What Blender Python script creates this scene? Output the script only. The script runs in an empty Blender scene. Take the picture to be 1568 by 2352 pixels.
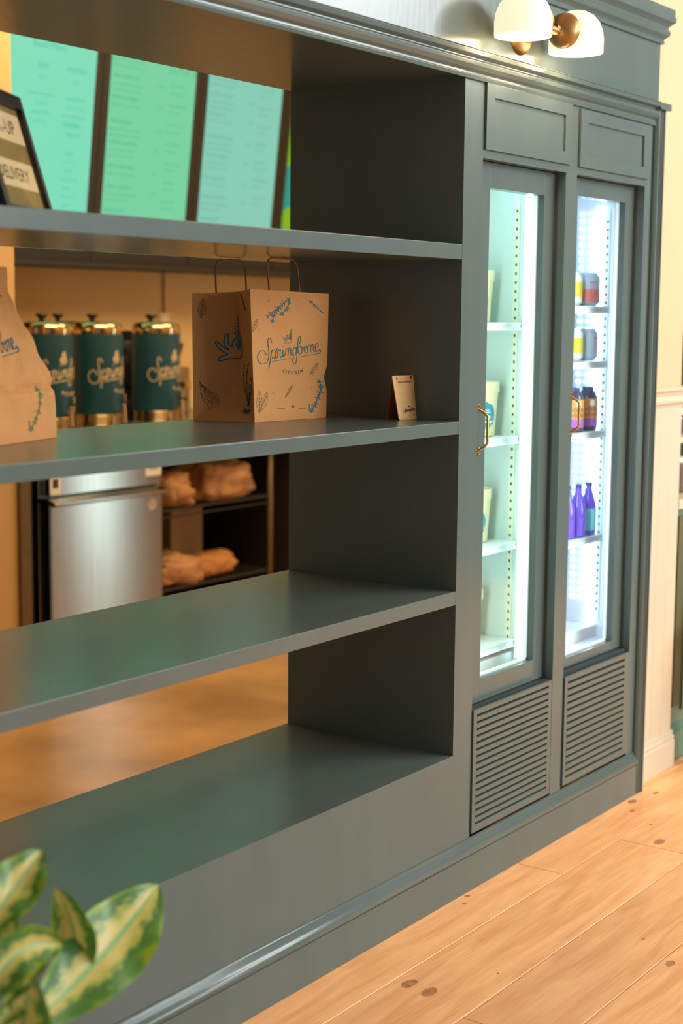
import bpy, bmesh, math, random
from mathutils import Vector, Matrix, noise

random.seed(7)
S = bpy.context.scene
COL = S.collection

# ------------------------------------------------------------------ camera
cam_d = bpy.data.cameras.new('camera')
cam = bpy.data.objects.new('camera', cam_d)
COL.objects.link(cam)
S.camera = cam
YAW, PITCH, ROLL = 0.9536, -0.1267, 0.0091
fw = Vector((math.sin(YAW)*math.cos(PITCH), math.cos(YAW)*math.cos(PITCH), math.sin(PITCH)))
rt = Vector((math.cos(YAW), -math.sin(YAW), 0))
up = rt.cross(fw)
r2 = rt*math.cos(ROLL) + up*math.sin(ROLL)
u2 = -rt*math.sin(ROLL) + up*math.cos(ROLL)
R = Matrix((r2, u2, -fw)).transposed().to_4x4()
cam.matrix_world = Matrix.Translation((-2.989, -1.796, 1.361)) @ R
cam_d.sensor_fit = 'VERTICAL'
cam_d.sensor_height = 36.0
cam_d.sensor_width = 24.0
cam_d.lens = 3516.19/2352*36
cam_d.clip_start = 0.05
cam_d.dof.use_dof = True
cam_d.dof.focus_distance = 3.42
cam_d.dof.aperture_fstop = 2.8

# ------------------------------------------------------------------ world and exposure
W = bpy.data.worlds.new('world')
S.world = W
W.use_nodes = True
bg = W.node_tree.nodes['Background']
bg.inputs[0].default_value = (0.78, 0.93, 1.0, 1)
bg.inputs[1].default_value = 0.31
S.view_settings.view_transform = 'Standard'
S.view_settings.look = 'None'
S.view_settings.gamma = 1
S.view_settings.use_curve_mapping = False
S.view_settings.exposure = 0.0

def area(name, loc, target, sx, sy, power, col):
    l = bpy.data.lights.new(name, 'AREA')
    l.shape = 'RECTANGLE'; l.size = sx; l.size_y = sy; l.energy = power; l.color = col
    o = bpy.data.objects.new(name, l); COL.objects.link(o)
    o.location = loc
    o.rotation_euler = (Vector(target)-Vector(loc)).to_track_quat('-Z', 'Y').to_euler()
    return o
# shop window on the street side, behind the photographer
area('window_light', (1.7, -6.0, 1.8), (0.7, 0, 0.8), 2.8, 2.4, 215, (0.88, 0.98, 1.0))
area('overhead_fill', (2.6, -2.9, 3.15), (1.5, -0.6, 0.7), 2.6, 1.8, 270, (0.90, 0.98, 1.0))  # added soft overhead fill; the ceiling has no opening
# warm ceiling fixtures of the shop room and of the kitchen
area('shop_ceiling_light', (2.2, -1.6, 3.1), (1.9, -1.2, 0), 1.4, 1.4, 52, (1.0, 0.82, 0.60))
area('kitchen_ceiling_light', (1.0, 1.3, 2.95), (1.2, 1.6, 0), 1.8, 0.9, 52, (1.0, 0.72, 0.40))
area('kitchen_ceiling_light', (2.7, 1.5, 2.95), (2.8, 2.2, 0), 1.2, 0.7, 29, (1.0, 0.72, 0.40))

# added strip light, no doorway here, for the bright band on the steel fridge
area('fridge_glint_light', (3.2, .66, 1.02), (2.6, 2.4, 1.0), .20, 2.0, 5.5, (0.80, 1.0, 0.96))

# ------------------------------------------------------------------ materials
def lin(c):
    return tuple(((x/255)/12.92 if x/255 <= .04045 else ((x/255+.055)/1.055)**2.4) for x in c) + (1,)

def new_mat(name):
    m = bpy.data.materials.new(name); m.use_nodes = True
    return m, m.node_tree.nodes, m.node_tree.links, m.node_tree.nodes['Principled BSDF']

def mat(name, col, rough=.5, metal=0, noise_amt=0.06, scale=25, bump=0.0, bump_scale=180, spec=.5, coat=0, trans=0, emit=None, estr=0, stretch=(1,1,1), sss=0):
    m, N, L, B = new_mat(name)
    c = lin(col)
    tc = N.new('ShaderNodeTexCoord'); mp = N.new('ShaderNodeMapping')
    mp.inputs['Scale'].default_value = stretch
    L.new(tc.outputs['Object'], mp.inputs[0])
    nz = N.new('ShaderNodeTexNoise'); nz.inputs['Scale'].default_value = scale; nz.inputs['Detail'].default_value = 4
    L.new(mp.outputs[0], nz.inputs['Vector'])
    rp = N.new('ShaderNodeValToRGB')
    rp.color_ramp.elements[0].position = .3; rp.color_ramp.elements[1].position = .7
    rp.color_ramp.elements[0].color = tuple(v*(1-noise_amt) for v in c[:3])+(1,)
    rp.color_ramp.elements[1].color = tuple(min(1, v*(1+noise_amt)) for v in c[:3])+(1,)
    L.new(nz.outputs[0], rp.inputs[0]); L.new(rp.outputs[0], B.inputs['Base Color'])
    B.inputs['Roughness'].default_value = rough
    B.inputs['Metallic'].default_value = metal
    B.inputs['Specular IOR Level'].default_value = spec
    B.inputs['Coat Weight'].default_value = coat
    B.inputs['Transmission Weight'].default_value = trans
    if sss:
        B.inputs['Subsurface Weight'].default_value = sss; B.inputs['Subsurface Scale'].default_value = .02
    if emit:
        B.inputs['Emission Color'].default_value = lin(emit); B.inputs['Emission Strength'].default_value = estr
    if bump:
        n2 = N.new('ShaderNodeTexNoise'); n2.inputs['Scale'].default_value = bump_scale; n2.inputs['Detail'].default_value = 3
        L.new(mp.outputs[0], n2.inputs['Vector'])
        bp = N.new('ShaderNodeBump'); bp.inputs['Strength'].default_value = bump; bp.inputs['Distance'].default_value = .002
        L.new(n2.outputs[0], bp.inputs['Height']); L.new(bp.outputs[0], B.inputs['Normal'])
    return m

def emat(name, col, s, noise_amt=0.0):
    m = mat(name, (10, 10, 10), .4, emit=col, estr=s)
    return m

M = {}
M['paint'] = mat('slate_paint', (84, 97, 94), .23, noise_amt=.05, scale=9, bump=.12, bump_scale=60, stretch=(1, 1, .25), spec=.42)
M['paint_shaded'] = mat('slate_paint_shaded', (40, 52, 53), .6)
M['plaster'] = mat('cream_plaster', (200, 168, 132), .7, noise_amt=.02, scale=6, bump=.05)
M['plaster_tan'] = mat('kitchen_plaster', (226, 188, 128), .75, noise_amt=.04, scale=3, bump=.05)
M['trim_cream'] = mat('cream_trim_paint', (196, 182, 158), .4, noise_amt=.02)
M['ceiling'] = mat('ceiling_plaster', (225, 218, 200), .8, noise_amt=.02)
M['concrete'] = mat('polished_concrete', (194, 154, 106), .24, noise_amt=.3, scale=2.2, bump=.03, bump_scale=15)
M['brass'] = mat('aged_brass', (158, 124, 82), .42, metal=1, noise_amt=.08, scale=12)
M['brass_bright'] = mat('polished_brass', (222, 176, 96), .22, metal=1, noise_amt=.04)
M['steel'] = mat('brushed_steel', (170, 174, 172), .15, metal=1, noise_amt=.05, scale=60, stretch=(1, 1, .03))
_b = M['steel'].node_tree.nodes['Principled BSDF']
_b.inputs['Roughness'].default_value = .24; _b.inputs['Anisotropic'].default_value = .85; _b.inputs['Anisotropic Rotation'].default_value = .25
_t = M['steel'].node_tree.nodes.new('ShaderNodeTangent'); _t.direction_type = 'RADIAL'; _t.axis = 'Z'
M['steel'].node_tree.links.new(_t.outputs[0], _b.inputs['Tangent'])
M['chrome'] = mat('warm_chrome', (226, 196, 150), .09, metal=1, noise_amt=.02)
M['guard'] = mat('bronze_corner_guard', (128, 108, 76), .4, metal=.5)
M['black'] = mat('black_plastic', (16, 18, 20), .4, noise_amt=.1)
M['charcoal'] = mat('charcoal_enamel', (38, 40, 40), .5, noise_amt=.1)
M['dark'] = mat('dark_cabinet', (34, 30, 27), .6, noise_amt=.1)
M['urn_green'] = mat('deep_green_wrap', (18, 70, 84), .45, noise_amt=.06)
M['urn_ink'] = mat('cream_print', (222, 198, 150), .5, noise_amt=.02)
M['kraft'] = mat('kraft_paper', (202, 138, 76), .8, noise_amt=.07, scale=260, bump=.1, bump_scale=300)
M['kraft_dark'] = mat('kraft_twine', (128, 86, 54), .8, noise_amt=.12, scale=300)
M['kraft_light'] = mat('kraft_paper_bundle', (190, 140, 92), .75, noise_amt=.15, scale=20, bump=.3, bump_scale=30)
M['ink_teal'] = mat('teal_ink', (40, 98, 106), .7, noise_amt=.05)
M['ink_dark'] = mat('dark_green_ink', (42, 62, 56), .7, noise_amt=.05)
M['ink_black'] = mat('dark_brown_engraving', (46, 34, 22), .8, noise_amt=.05)
M['white_plastic'] = mat('white_plastic', (232, 238, 236), .45, noise_amt=.02)
M['liner'] = mat('cooler_liner', (196, 212, 204), .4, noise_amt=.02)
M['liner_white'] = mat('cooler_liner_white', (214, 224, 240), .3, noise_amt=.02)
M['liner_cream'] = mat('cream_pilaster', (214, 218, 190), .5, noise_amt=.03)
M['slot'] = mat('slot_shadow', (60, 84, 86), .6, noise_amt=.02)
M['led_white'] = emat('cool_led', (205, 246, 255), 5.5)
M['led_blue'] = emat('cool_blue_led', (205, 228, 255), 6.0)
M['cream_card'] = mat('cream_card', (236, 226, 178), .6, noise_amt=.02)
M['label_teal'] = mat('teal_label', (46, 150, 170), .5, noise_amt=.05)
M['acrylic'] = None
M['lid_green'] = mat('lime_label', (110, 170, 30), .5)
M['paper_white'] = mat('white_paper', (236, 206, 160), .6, noise_amt=.02)
M['print_black'] = mat('black_print', (60, 48, 40), .6)
M['sticker'] = mat('white_sticker', (240, 234, 220), .5, noise_amt=.02)
M['terracotta'] = mat('planter_glaze', (70, 74, 72), .5)
M['soil'] = mat('potting_soil', (50, 34, 24), .95, noise_amt=.4, scale=120, bump=.8)
M['stem'] = mat('plant_stem', (120, 150, 50), .5, noise_amt=.1)
M['hutch'] = mat('sage_green_paint', (92, 124, 104), .4, noise_amt=.05, scale=8)
M['hutch_dark'] = mat('olive_recess', (82, 82, 52), .6, noise_amt=.1)
M['jar'] = mat('brown_jar', (110, 84, 78), .4)
M['box_orange'] = mat('orange_kraft_box', (214, 138, 66), .7, noise_amt=.05)
M['can_coral'] = mat('coral_can', (244, 132, 126), .4, noise_amt=.03)
M['can_blue'] = mat('pale_blue_can', (190, 206, 226), .35, metal=.0, noise_amt=.03)
M['can_yellow'] = mat('yellow_label', (236, 214, 40), .45, noise_amt=.03)
M['can_top'] = mat('aluminium', (200, 214, 226), .25, metal=.9, noise_amt=.02)
M['bottle_brown'] = mat('brown_bottle', (66, 60, 96), .12, noise_amt=.05, spec=.8)
M['label_orange'] = mat('orange_label', (240, 160, 66), .5, noise_amt=.04)
M['label_purple'] = mat('purple_label', (184, 104, 200), .5, noise_amt=.04)
M['bottle_purple'] = mat('purple_drink', (120, 84, 232), .08, noise_amt=.08, spec=.9)
M['label_aqua'] = mat('aqua_label', (140, 232, 240), .4, noise_amt=.04)
M['cap'] = mat('bottle_cap', (70, 66, 120), .4)
M['bezel'] = mat('screen_bezel', (42, 40, 36), .55, noise_amt=.05)

def glass_mat(name, tint=(1, 1, 1), fac=.05):
    m = bpy.data.materials.new(name); m.use_nodes = True
    N, L = m.node_tree.nodes, m.node_tree.links
    N.remove(N['Principled BSDF'])
    t = N.new('ShaderNodeBsdfTransparent'); t.inputs[0].default_value = (*tint, 1)
    g = N.new('ShaderNodeBsdfGlossy'); g.inputs['Roughness'].default_value = .03
    mx = N.new('ShaderNodeMixShader'); lw = N.new('ShaderNodeLayerWeight'); pw = N.new('ShaderNodeMath'); pw.operation = 'POWER'; pw.inputs[1].default_value = 4.5
    fr = N.new('ShaderNodeMath'); fr.operation = 'MULTIPLY_ADD'; fr.inputs[1].default_value = .5; fr.inputs[2].default_value = .03
    L.new(lw.outputs['Facing'], pw.inputs[0]); L.new(pw.outputs[0], fr.inputs[0])
    L.new(fr.outputs[0], mx.inputs[0]); L.new(t.outputs[0], mx.inputs[1]); L.new(g.outputs[0], mx.inputs[2])
    L.new(mx.outputs[0], N['Material Output'].inputs[0])
    return m
M['glass'] = glass_mat('door_glass', (.94, .985, .98))
M['glass_clear'] = glass_mat('clear_acrylic', (.97, .97, .95))

def wood_mat(name, base, dark, seed):
    m, N, L, B = new_mat(name)
    tc = N.new('ShaderNodeTexCoord'); oi = N.new('ShaderNodeObjectInfo')
    add = N.new('ShaderNodeVectorMath'); add.operation = 'ADD'
    mul = N.new('ShaderNodeVectorMath'); mul.operation = 'SCALE'; mul.inputs['Scale'].default_value = 13.7
    cmb = N.new('ShaderNodeCombineXYZ')
    for i in range(3): L.new(oi.outputs['Random'], cmb.inputs[i])
    L.new(cmb.outputs[0], mul.inputs[0])
    L.new(tc.outputs['Object'], add.inputs[0]); L.new(mul.outputs[0], add.inputs[1])
    mp = N.new('ShaderNodeMapping'); mp.inputs['Scale'].default_value = (1.3, 11, 1)
    L.new(add.outputs[0], mp.inputs[0])
    nz = N.new('ShaderNodeTexNoise'); nz.inputs['Scale'].default_value = 2.2; nz.inputs['Detail'].default_value = 9; nz.inputs['Distortion'].default_value = 1.1
    L.new(mp.outputs[0], nz.inputs['Vector'])
    rp = N.new('ShaderNodeValToRGB')
    rp.color_ramp.elements[0].position = .32; rp.color_ramp.elements[0].color = lin(dark)
    rp.color_ramp.elements[1].position = .62; rp.color_ramp.elements[1].color = lin(base)
    L.new(nz.outputs[0], rp.inputs[0])
    # fine grain
    mp2 = N.new('ShaderNodeMapping'); mp2.inputs['Scale'].default_value = (6, 170, 1)
    L.new(add.outputs[0], mp2.inputs[0])
    n2 = N.new('ShaderNodeTexNoise'); n2.inputs['Scale'].default_value = 1.5; n2.inputs['Detail'].default_value = 3
    L.new(mp2.outputs[0], n2.inputs['Vector'])
    mr = N.new('ShaderNodeMapRange'); mr.inputs[1].default_value = .3; mr.inputs[2].default_value = .7; mr.inputs[3].default_value = .9; mr.inputs[4].default_value = 1.06
    L.new(n2.outputs[0], mr.inputs[0])
    mm = N.new('ShaderNodeMix'); mm.data_type = 'RGBA'; mm.blend_type = 'MULTIPLY'; mm.inputs[0].default_value = 1
    L.new(rp.outputs[0], mm.inputs[6])
    cc = N.new('ShaderNodeCombineColor')
    for i in range(3): L.new(mr.outputs[0], cc.inputs[i])
    L.new(cc.outputs[0], mm.inputs[7])
    # plank to plank tone
    hv = N.new('ShaderNodeHueSaturation')
    m3 = N.new('ShaderNodeMapRange'); m3.inputs[3].default_value = .88; m3.inputs[4].default_value = 1.1
    L.new(oi.outputs['Random'], m3.inputs[0]); L.new(m3.outputs[0], hv.inputs['Value'])
    L.new(mm.outputs[2], hv.inputs['Color'])
    L.new(hv.outputs[0], B.inputs['Base Color'])
    B.inputs['Roughness'].default_value = .42
    bp = N.new('ShaderNodeBump'); bp.inputs['Strength'].default_value = .12; bp.inputs['Distance'].default_value = .001
    L.new(n2.outputs[0], bp.inputs['Height']); L.new(bp.outputs[0], B.inputs['Normal'])
    return m
M['oak'] = wood_mat('oak_plank', (242, 182, 124), (224, 156, 98), 1)
M['knot'] = mat('oak_knot', (172, 112, 72), .6, noise_amt=.45, scale=90)
M['knot_ring'] = mat('oak_knot_ring', (196, 134, 82), .45, noise_amt=.1, scale=60, stretch=(.5, 3, 1))
M['bamboo'] = mat('bamboo_ply', (236, 186, 122), .5, noise_amt=.06, scale=14, stretch=(1, 1, 8))
M['bamboo_dark'] = mat('bamboo_ply_shade', (150, 92, 56), .6)

def shade_glass():
    m, N, L, B = new_mat('opal_glass')
    B.inputs['Base Color'].default_value = (.6, .55, .48, 1)
    B.inputs['Roughness'].default_value = .25
    B.inputs['Emission Color'].default_value = lin((255, 234, 196))
    B.inputs['Emission Strength'].default_value = .98
    return m
M['opal'] = shade_glass()
M['opal_in'] = emat('lit_opal_inside', (255, 244, 222), 2.4)

def leaf_mat():
    m, N, L, B = new_mat('variegated_leaf')
    uv = N.new('ShaderNodeUVMap')
    sp = N.new('ShaderNodeSeparateXYZ'); L.new(uv.outputs[0], sp.inputs[0])
    # distance to the midrib 0..1
    a = N.new('ShaderNodeMath'); a.operation = 'SUBTRACT'; a.inputs[1].default_value = .5; L.new(sp.outputs[0], a.inputs[0])
    b = N.new('ShaderNodeMath'); b.operation = 'ABSOLUTE'; L.new(a.outputs[0], b.inputs[0])
    c = N.new('ShaderNodeMath'); c.operation = 'MULTIPLY'; c.inputs[1].default_value = 2; L.new(b.outputs[0], c.inputs[0])
    mp = N.new('ShaderNodeMapping'); mp.inputs['Scale'].default_value = (3.2, 6.5, 1); L.new(uv.outputs[0], mp.inputs[0])
    oi = N.new('ShaderNodeObjectInfo'); L.new(oi.outputs['Random'], mp.inputs['Location'])
    nz = N.new('ShaderNodeTexNoise'); nz.inputs['Scale'].default_value = 1.5; nz.inputs['Detail'].default_value = 5; L.new(mp.outputs[0], nz.inputs['Vector'])
    d = N.new('ShaderNodeMath'); d.operation = 'MULTIPLY_ADD'; d.inputs[1].default_value = 1.25; d.inputs[2].default_value = -.62; L.new(nz.outputs[0], d.inputs[0])
    e = N.new('ShaderNodeMath'); e.operation = 'ADD'; L.new(c.outputs[0], e.inputs[0]); L.new(d.outputs[0], e.inputs[1])
    rp = N.new('ShaderNodeValToRGB')
    els = rp.color_ramp.elements
    els[0].position = 0; els[0].color = lin((214, 200, 118))
    els[1].position = 1; els[1].color = lin((140, 168, 36))
    for pos, col in ((.31, (204, 190, 100)), (.45, (160, 176, 78)), (.60, (62, 116, 52)), (.86, (86, 138, 44))):
        q = els.new(pos); q.color = lin(col)
    L.new(e.outputs[0], rp.inputs[0])
    # pale midrib
    r2_ = N.new('ShaderNodeMapRange'); r2_.inputs[1].default_value = .05; r2_.inputs[2].default_value = .11; r2_.inputs[3].default_value = 1; r2_.inputs[4].default_value = 0
    L.new(c.outputs[0], r2_.inputs[0])
    mx = N.new('ShaderNodeMix'); mx.data_type = 'RGBA'
    L.new(r2_.outputs[0], mx.inputs[0]); L.new(rp.outputs[0], mx.inputs[6]); mx.inputs[7].default_value = lin((140, 186, 116))
    L.new(mx.outputs[2], B.inputs['Base Color'])
    B.inputs['Roughness'].default_value = .38
    B.inputs['Subsurface Weight'].default_value = .0
    tr = N.new('ShaderNodeBsdfTranslucent'); L.new(mx.outputs[2], tr.inputs[0])
    ms = N.new('ShaderNodeMixShader'); ms.inputs[0].default_value = .25
    L.new(B.outputs[0], ms.inputs[1]); L.new(tr.outputs[0], ms.inputs[2])
    L.new(ms.outputs[0], N['Material Output'].inputs[0])
    return m
M['leaf'] = leaf_mat()

# ------------------------------------------------------------------ mesh helpers
class MB:
    def __init__(s): s.v = []; s.f = []; s.uv = None
    def add(s, vs, fs):
        o = len(s.v); s.v += [tuple(v) for v in vs]; s.f += [tuple(i+o for i in f) for f in fs]; return s
    def box(s, x0, x1, y0, y1, z0, z1):
        return s.add([(x0,y0,z0),(x1,y0,z0),(x1,y1,z0),(x0,y1,z0),(x0,y0,z1),(x1,y0,z1),(x1,y1,z1),(x0,y1,z1)],
                     [(0,3,2,1),(4,5,6,7),(0,1,5,4),(1,2,6,5),(2,3,7,6),(3,0,4,7)])
    def prism(s, prof, axis, a, b):
        """profile of (p,q) pairs swept along an axis: 'x' -> (y,z), 'z' -> (x,y), 'y' -> (x,z)"""
        n = len(prof)
        def P(p, q, t):
            return {'x': (t, p, q), 'y': (p, t, q), 'z': (p, q, t)}[axis]
        vs = [P(p, q, a) for p, q in prof] + [P(p, q, b) for p, q in prof]
        fs = [(i, (i+1) % n, (i+1) % n+n, i+n) for i in range(n)]
        fs += [tuple(range(n-1, -1, -1)), tuple(range(n, 2*n))]
        return s.add(vs, fs)
    def lathe(s, prof, c=(0, 0, 0), n=32, axis='z', a0=0, a1=2*math.pi):
        full = abs(a1-a0-2*math.pi) < 1e-6
        k = n if full else n+1
        vs = []
        for r, h in prof:
            for i in range(k):
                t = a0+(a1-a0)*i/n
                x, y, z = r*math.cos(t), r*math.sin(t), h
                if axis == 'x': x, y, z = h, r*math.cos(t), r*math.sin(t)
                if axis == 'y': x, y, z = r*math.cos(t), h, r*math.sin(t)
                vs.append((x+c[0], y+c[1], z+c[2]))
        fs = []
        for j in range(len(prof)-1):
            for i in range(n):
                i2 = (i+1) % k if full else i+1
                fs.append((j*k+i, j*k+i2, (j+1)*k+i2, (j+1)*k+i))
        return s.add(vs, fs)
    def tube(s, pts, r, n=10, cap=True):
        pts = [Vector(p) for p in pts]; vs = []; fs = []
        prev = None
        for i, p in enumerate(pts):
            d = (pts[min(i+1, len(pts)-1)]-pts[max(i-1, 0)]).normalized()
            if prev is None:
                a = d.orthogonal().normalized()
            else:
                a = (prev-d*prev.dot(d)).normalized()
            prev = a; b = d.cross(a)
            rr = r[i] if isinstance(r, (list, tuple)) else r
            vs += [p+(a*math.cos(2*math.pi*k/n)+b*math.sin(2*math.pi*k/n))*rr for k in range(n)]
        for i in range(len(pts)-1):
            for k in range(n):
                fs.append((i*n+k, i*n+(k+1) % n, (i+1)*n+(k+1) % n, (i+1)*n+k))
        if cap:
            fs.append(tuple(range(n-1, -1, -1))); fs.append(tuple((len(pts)-1)*n+k for k in range(n)))
        return s.add(vs, fs)
    def grid(s, fn, nu, nv, uv=True):
        vs = [fn(i/nu, j/nv) for j in range(nv+1) for i in range(nu+1)]
        fs = [(j*(nu+1)+i, j*(nu+1)+i+1, (j+1)*(nu+1)+i+1, (j+1)*(nu+1)+i) for j in range(nv) for i in range(nu)]
        if uv: s.uv = [(i/nu, j/nv) for j in range(nv+1) for i in range(nu+1)]
        return s.add(vs, fs)

def root_loc(o):
    l = Vector((0, 0, 0))
    while o is not None:
        l += o.location; o = o.parent
    return l

def mk(name, mb, m, parent=None, smooth=False, bevel=0, loc=None, solid=0, sub=0, fixn=True):
    """one mesh object; vertices are given in the scene's frame (or in the local frame when loc is given)"""
    me = bpy.data.meshes.new(name)
    me.from_pydata(mb.v, [], mb.f)
    if mb.uv:
        ul = me.uv_layers.new(name='UVMap')
        for lp in me.loops: ul.data[lp.index].uv = mb.uv[lp.vertex_index]
    if fixn:
        bm = bmesh.new(); bm.from_mesh(me)
        bmesh.ops.recalc_face_normals(bm, faces=bm.faces); bm.to_mesh(me); bm.free()
    o = bpy.data.objects.new(name, me); COL.objects.link(o)
    if m is not None: me.materials.append(m)
    if parent is not None: o.parent = parent
    if loc is None:
        off = root_loc(parent) if parent else Vector((0, 0, 0))
        if off.length > 0: me.transform(Matrix.Translation(-off))
    else:
        o.location = loc
    if smooth:
        me.polygons.foreach_set('use_smooth', [True]*len(me.polygons))
    if solid:
        q = o.modifiers.new('solid', 'SOLIDIFY'); q.thickness = solid; q.offset = 0
    if bevel:
        q = o.modifiers.new('bevel', 'BEVEL'); q.width = bevel; q.segments = 2; q.limit_method = 'ANGLE'; q.angle_limit = math.radians(40)
    if sub:
        q = o.modifiers.new('sub', 'SUBSURF'); q.levels = sub; q.render_levels = sub
    if smooth == 'auto':
        me.set_sharp_from_angle(angle=math.radians(38))
    return o

def tag(o, label=None, cat=None, group=None, kind=None):
    if label: o['label'] = label
    if cat: o['category'] = cat
    if group: o['group'] = group
    if kind: o['kind'] = kind
    return o

def thing(name, label, cat, loc=(0, 0, 0), rz=0, group=None):
    o = bpy.data.objects.new(name, None); COL.objects.link(o)
    o.empty_display_size = .05; o.location = loc; o.rotation_euler = (0, 0, rz)
    return tag(o, label, cat, group)

def struct(name, mb, m, label=None, **k):
    o = mk(name, mb, m, **k)
    o['kind'] = 'structure'
    if label: o['label'] = label
    return o

def copy_tree(o, parent=None):
    c = o.copy(); COL.objects.link(c); c.parent = parent
    for ch in list(o.children): copy_tree(ch, c)
    return c

# flat print: ribbons of ink laid on a surface function
def smooth_line(pts, n=5):
    if len(pts) < 3: return [Vector((*p, 0)) for p in pts]
    P = [Vector((*p, 0)) for p in pts]; out = []
    for i in range(len(P)-1):
        p0, p1, p2, p3 = P[max(i-1, 0)], P[i], P[i+1], P[min(i+2, len(P)-1)]
        for k in range(n):
            t = k/n
            out.append(.5*((2*p1)+(-p0+p2)*t+(2*p0-5*p1+4*p2-p3)*t*t+(-p0+3*p1-3*p2+p3)*t**3))
    out.append(P[-1]); return out

def ink(mb, strokes, w, surf, n=5, straight=False):
    if straight: strokes = [[a, b] for st in strokes for a, b in zip(st, st[1:])]
    for st in strokes:
        L = [Vector((*p, 0)) for p in st] if straight else smooth_line(st, n)
        vs = []
        for i, p in enumerate(L):
            d = L[min(i+1, len(L)-1)]-L[max(i-1, 0)]
            if d.length < 1e-9: d = Vector((1, 0, 0))
            d.normalize(); nrm = Vector((-d.y, d.x, 0))*w/2
            for q in (p+nrm, p-nrm): vs.append(surf(q.x, q.y))
        mb.add(vs, [(2*i, 2*i+1, 2*i+3, 2*i+2) for i in range(len(L)-1)])
    return mb

# ------------------------------------------------------------------ artwork (one sheet unit = 1)
WORD = [
 [(345,720),(330,675),(295,635),(245,625),(195,660),(163,730),(170,800),(205,870),(265,905),(330,895),(380,850),(402,780),(402,690),(390,590),(376,470),(374,410),(395,375),(425,385),(448,425),(456,465)],
 [(458,620),(450,720),(440,850),(425,1005)],
 [(452,690),(480,625),(525,630),(545,690),(545,760),(520,800),(490,800),(480,770),(505,755),(535,785),(570,790),(592,740),(590,680),(575,630),(562,605),(572,588),(592,600),(615,625),(650,605)],
 [(650,605),(642,680),(650,745),(675,775),(695,740),(708,620)],
 [(708,620),(706,700),(722,765),(745,740),(762,680),(772,605)],
 [(700,545),(706,560)],
 [(772,605),(778,600),(800,595),(818,640),(818,750)],
 [(818,680),(835,590),(858,585),(872,640),(876,700),(900,745),(920,720)],
 [(985,600),(950,570),(920,610),(918,690),(940,735),(970,720),(990,640),(992,570)],
 [(992,570),(1002,700),(1004,840),(985,910),(955,915),(932,870),(930,810),(960,785)],
 [(1048,505),(1072,430),(1068,365),(1048,348),(1026,380),(1014,480),(1016,590),(1030,670),(1065,710),(1095,690),(1105,630),(1085,580),(1065,560),(1075,545),(1100,575),(1130,590),(1160,560)],
 [(1160,560),(1150,620),(1175,680),(1205,695),(1225,650),(1222,580),(1200,545),(1180,560),(1195,590),(1230,575),(1252,530)],
 [(1252,530),(1280,525),(1290,590),(1290,680)],
 [(1290,600),(1310,525),(1335,520),(1345,590),(1352,650),(1375,670),(1395,620)],
 [(1385,585),(1425,575),(1445,540),(1425,495),(1398,510),(1385,580),(1398,640),(1430,665),(1465,640),(1465,622),(1490,650),(1475,690),(1440,712)],
 [(480,858),(620,838),(760,815),(890,797)],
 [(1045,775),(1180,752),(1320,730),(1445,712)],
]
KITCHEN = [
 [(768,1018),(756,1085)],[(795,1028),(762,1055),(782,1095)],
 [(828,1040),(820,1112)],
 [(862,1062),(910,1062)],[(886,1062),(880,1125)],
 [(982,1075),(962,1066),(946,1090),(950,1122),(968,1132),(984,1122)],
 [(1020,1060),(1024,1130)],[(1050,1056),(1052,1126)],[(1022,1095),(1051,1091)],
 [(1108,1040),(1082,1048),(1092,1116),(1118,1108)],[(1087,1082),(1108,1076)],
 [(1132,1100),(1124,1038),(1162,1086),(1150,1024)],
]
HAND = [  # open hand holding a sprouting root
 [(790,860),(840,910),(870,1000),(870,1120),(845,1200),(790,1235),(680,1238),(580,1250),(500,1275),(470,1262),(480,1225),(540,1195),(615,1170)],
 [(615,1170),(540,1120),(480,1060),(435,990),(430,960),(455,955),(490,990),(560,1060),(635,1100)],
 [(635,1100),(580,1040),(560,960),(575,870),(595,832),(625,850),(620,930),(625,1000),(660,1040)],
 [(675,1050),(690,980),(730,910),(790,865)],
 [(790,900),(755,960),(745,1020),(770,1080),(800,1095),(825,1050),(825,990),(800,930),(790,900)],
 [(790,960),(775,1010),(790,1060),(802,1010),(795,960)],
]
SPROUT = [
 [(715,815),(740,850),(785,855),(820,830),(815,800),(780,830),(745,815),(715,815)],
 [(730,745),(750,780),(785,785),(810,745)],[(745,700),(765,720),(800,700)],[(750,655),(770,672),(800,650)],[(760,610),(780,622),(800,605)],
 [(772,570),(785,580),(800,565)],[(785,530),(782,620),(785,860)],
]
def moved(strokes, s, dx, dy, ox=0, oy=0):
    return [[((x-ox)*s+dx, (y-oy)*s+dy) for x, y in st] for st in strokes]
SMALL_HAND = moved(HAND, .40, 800, 400, 670, 1050) + moved(SPROUT, .40, 800, 400, 670, 1050)

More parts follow.
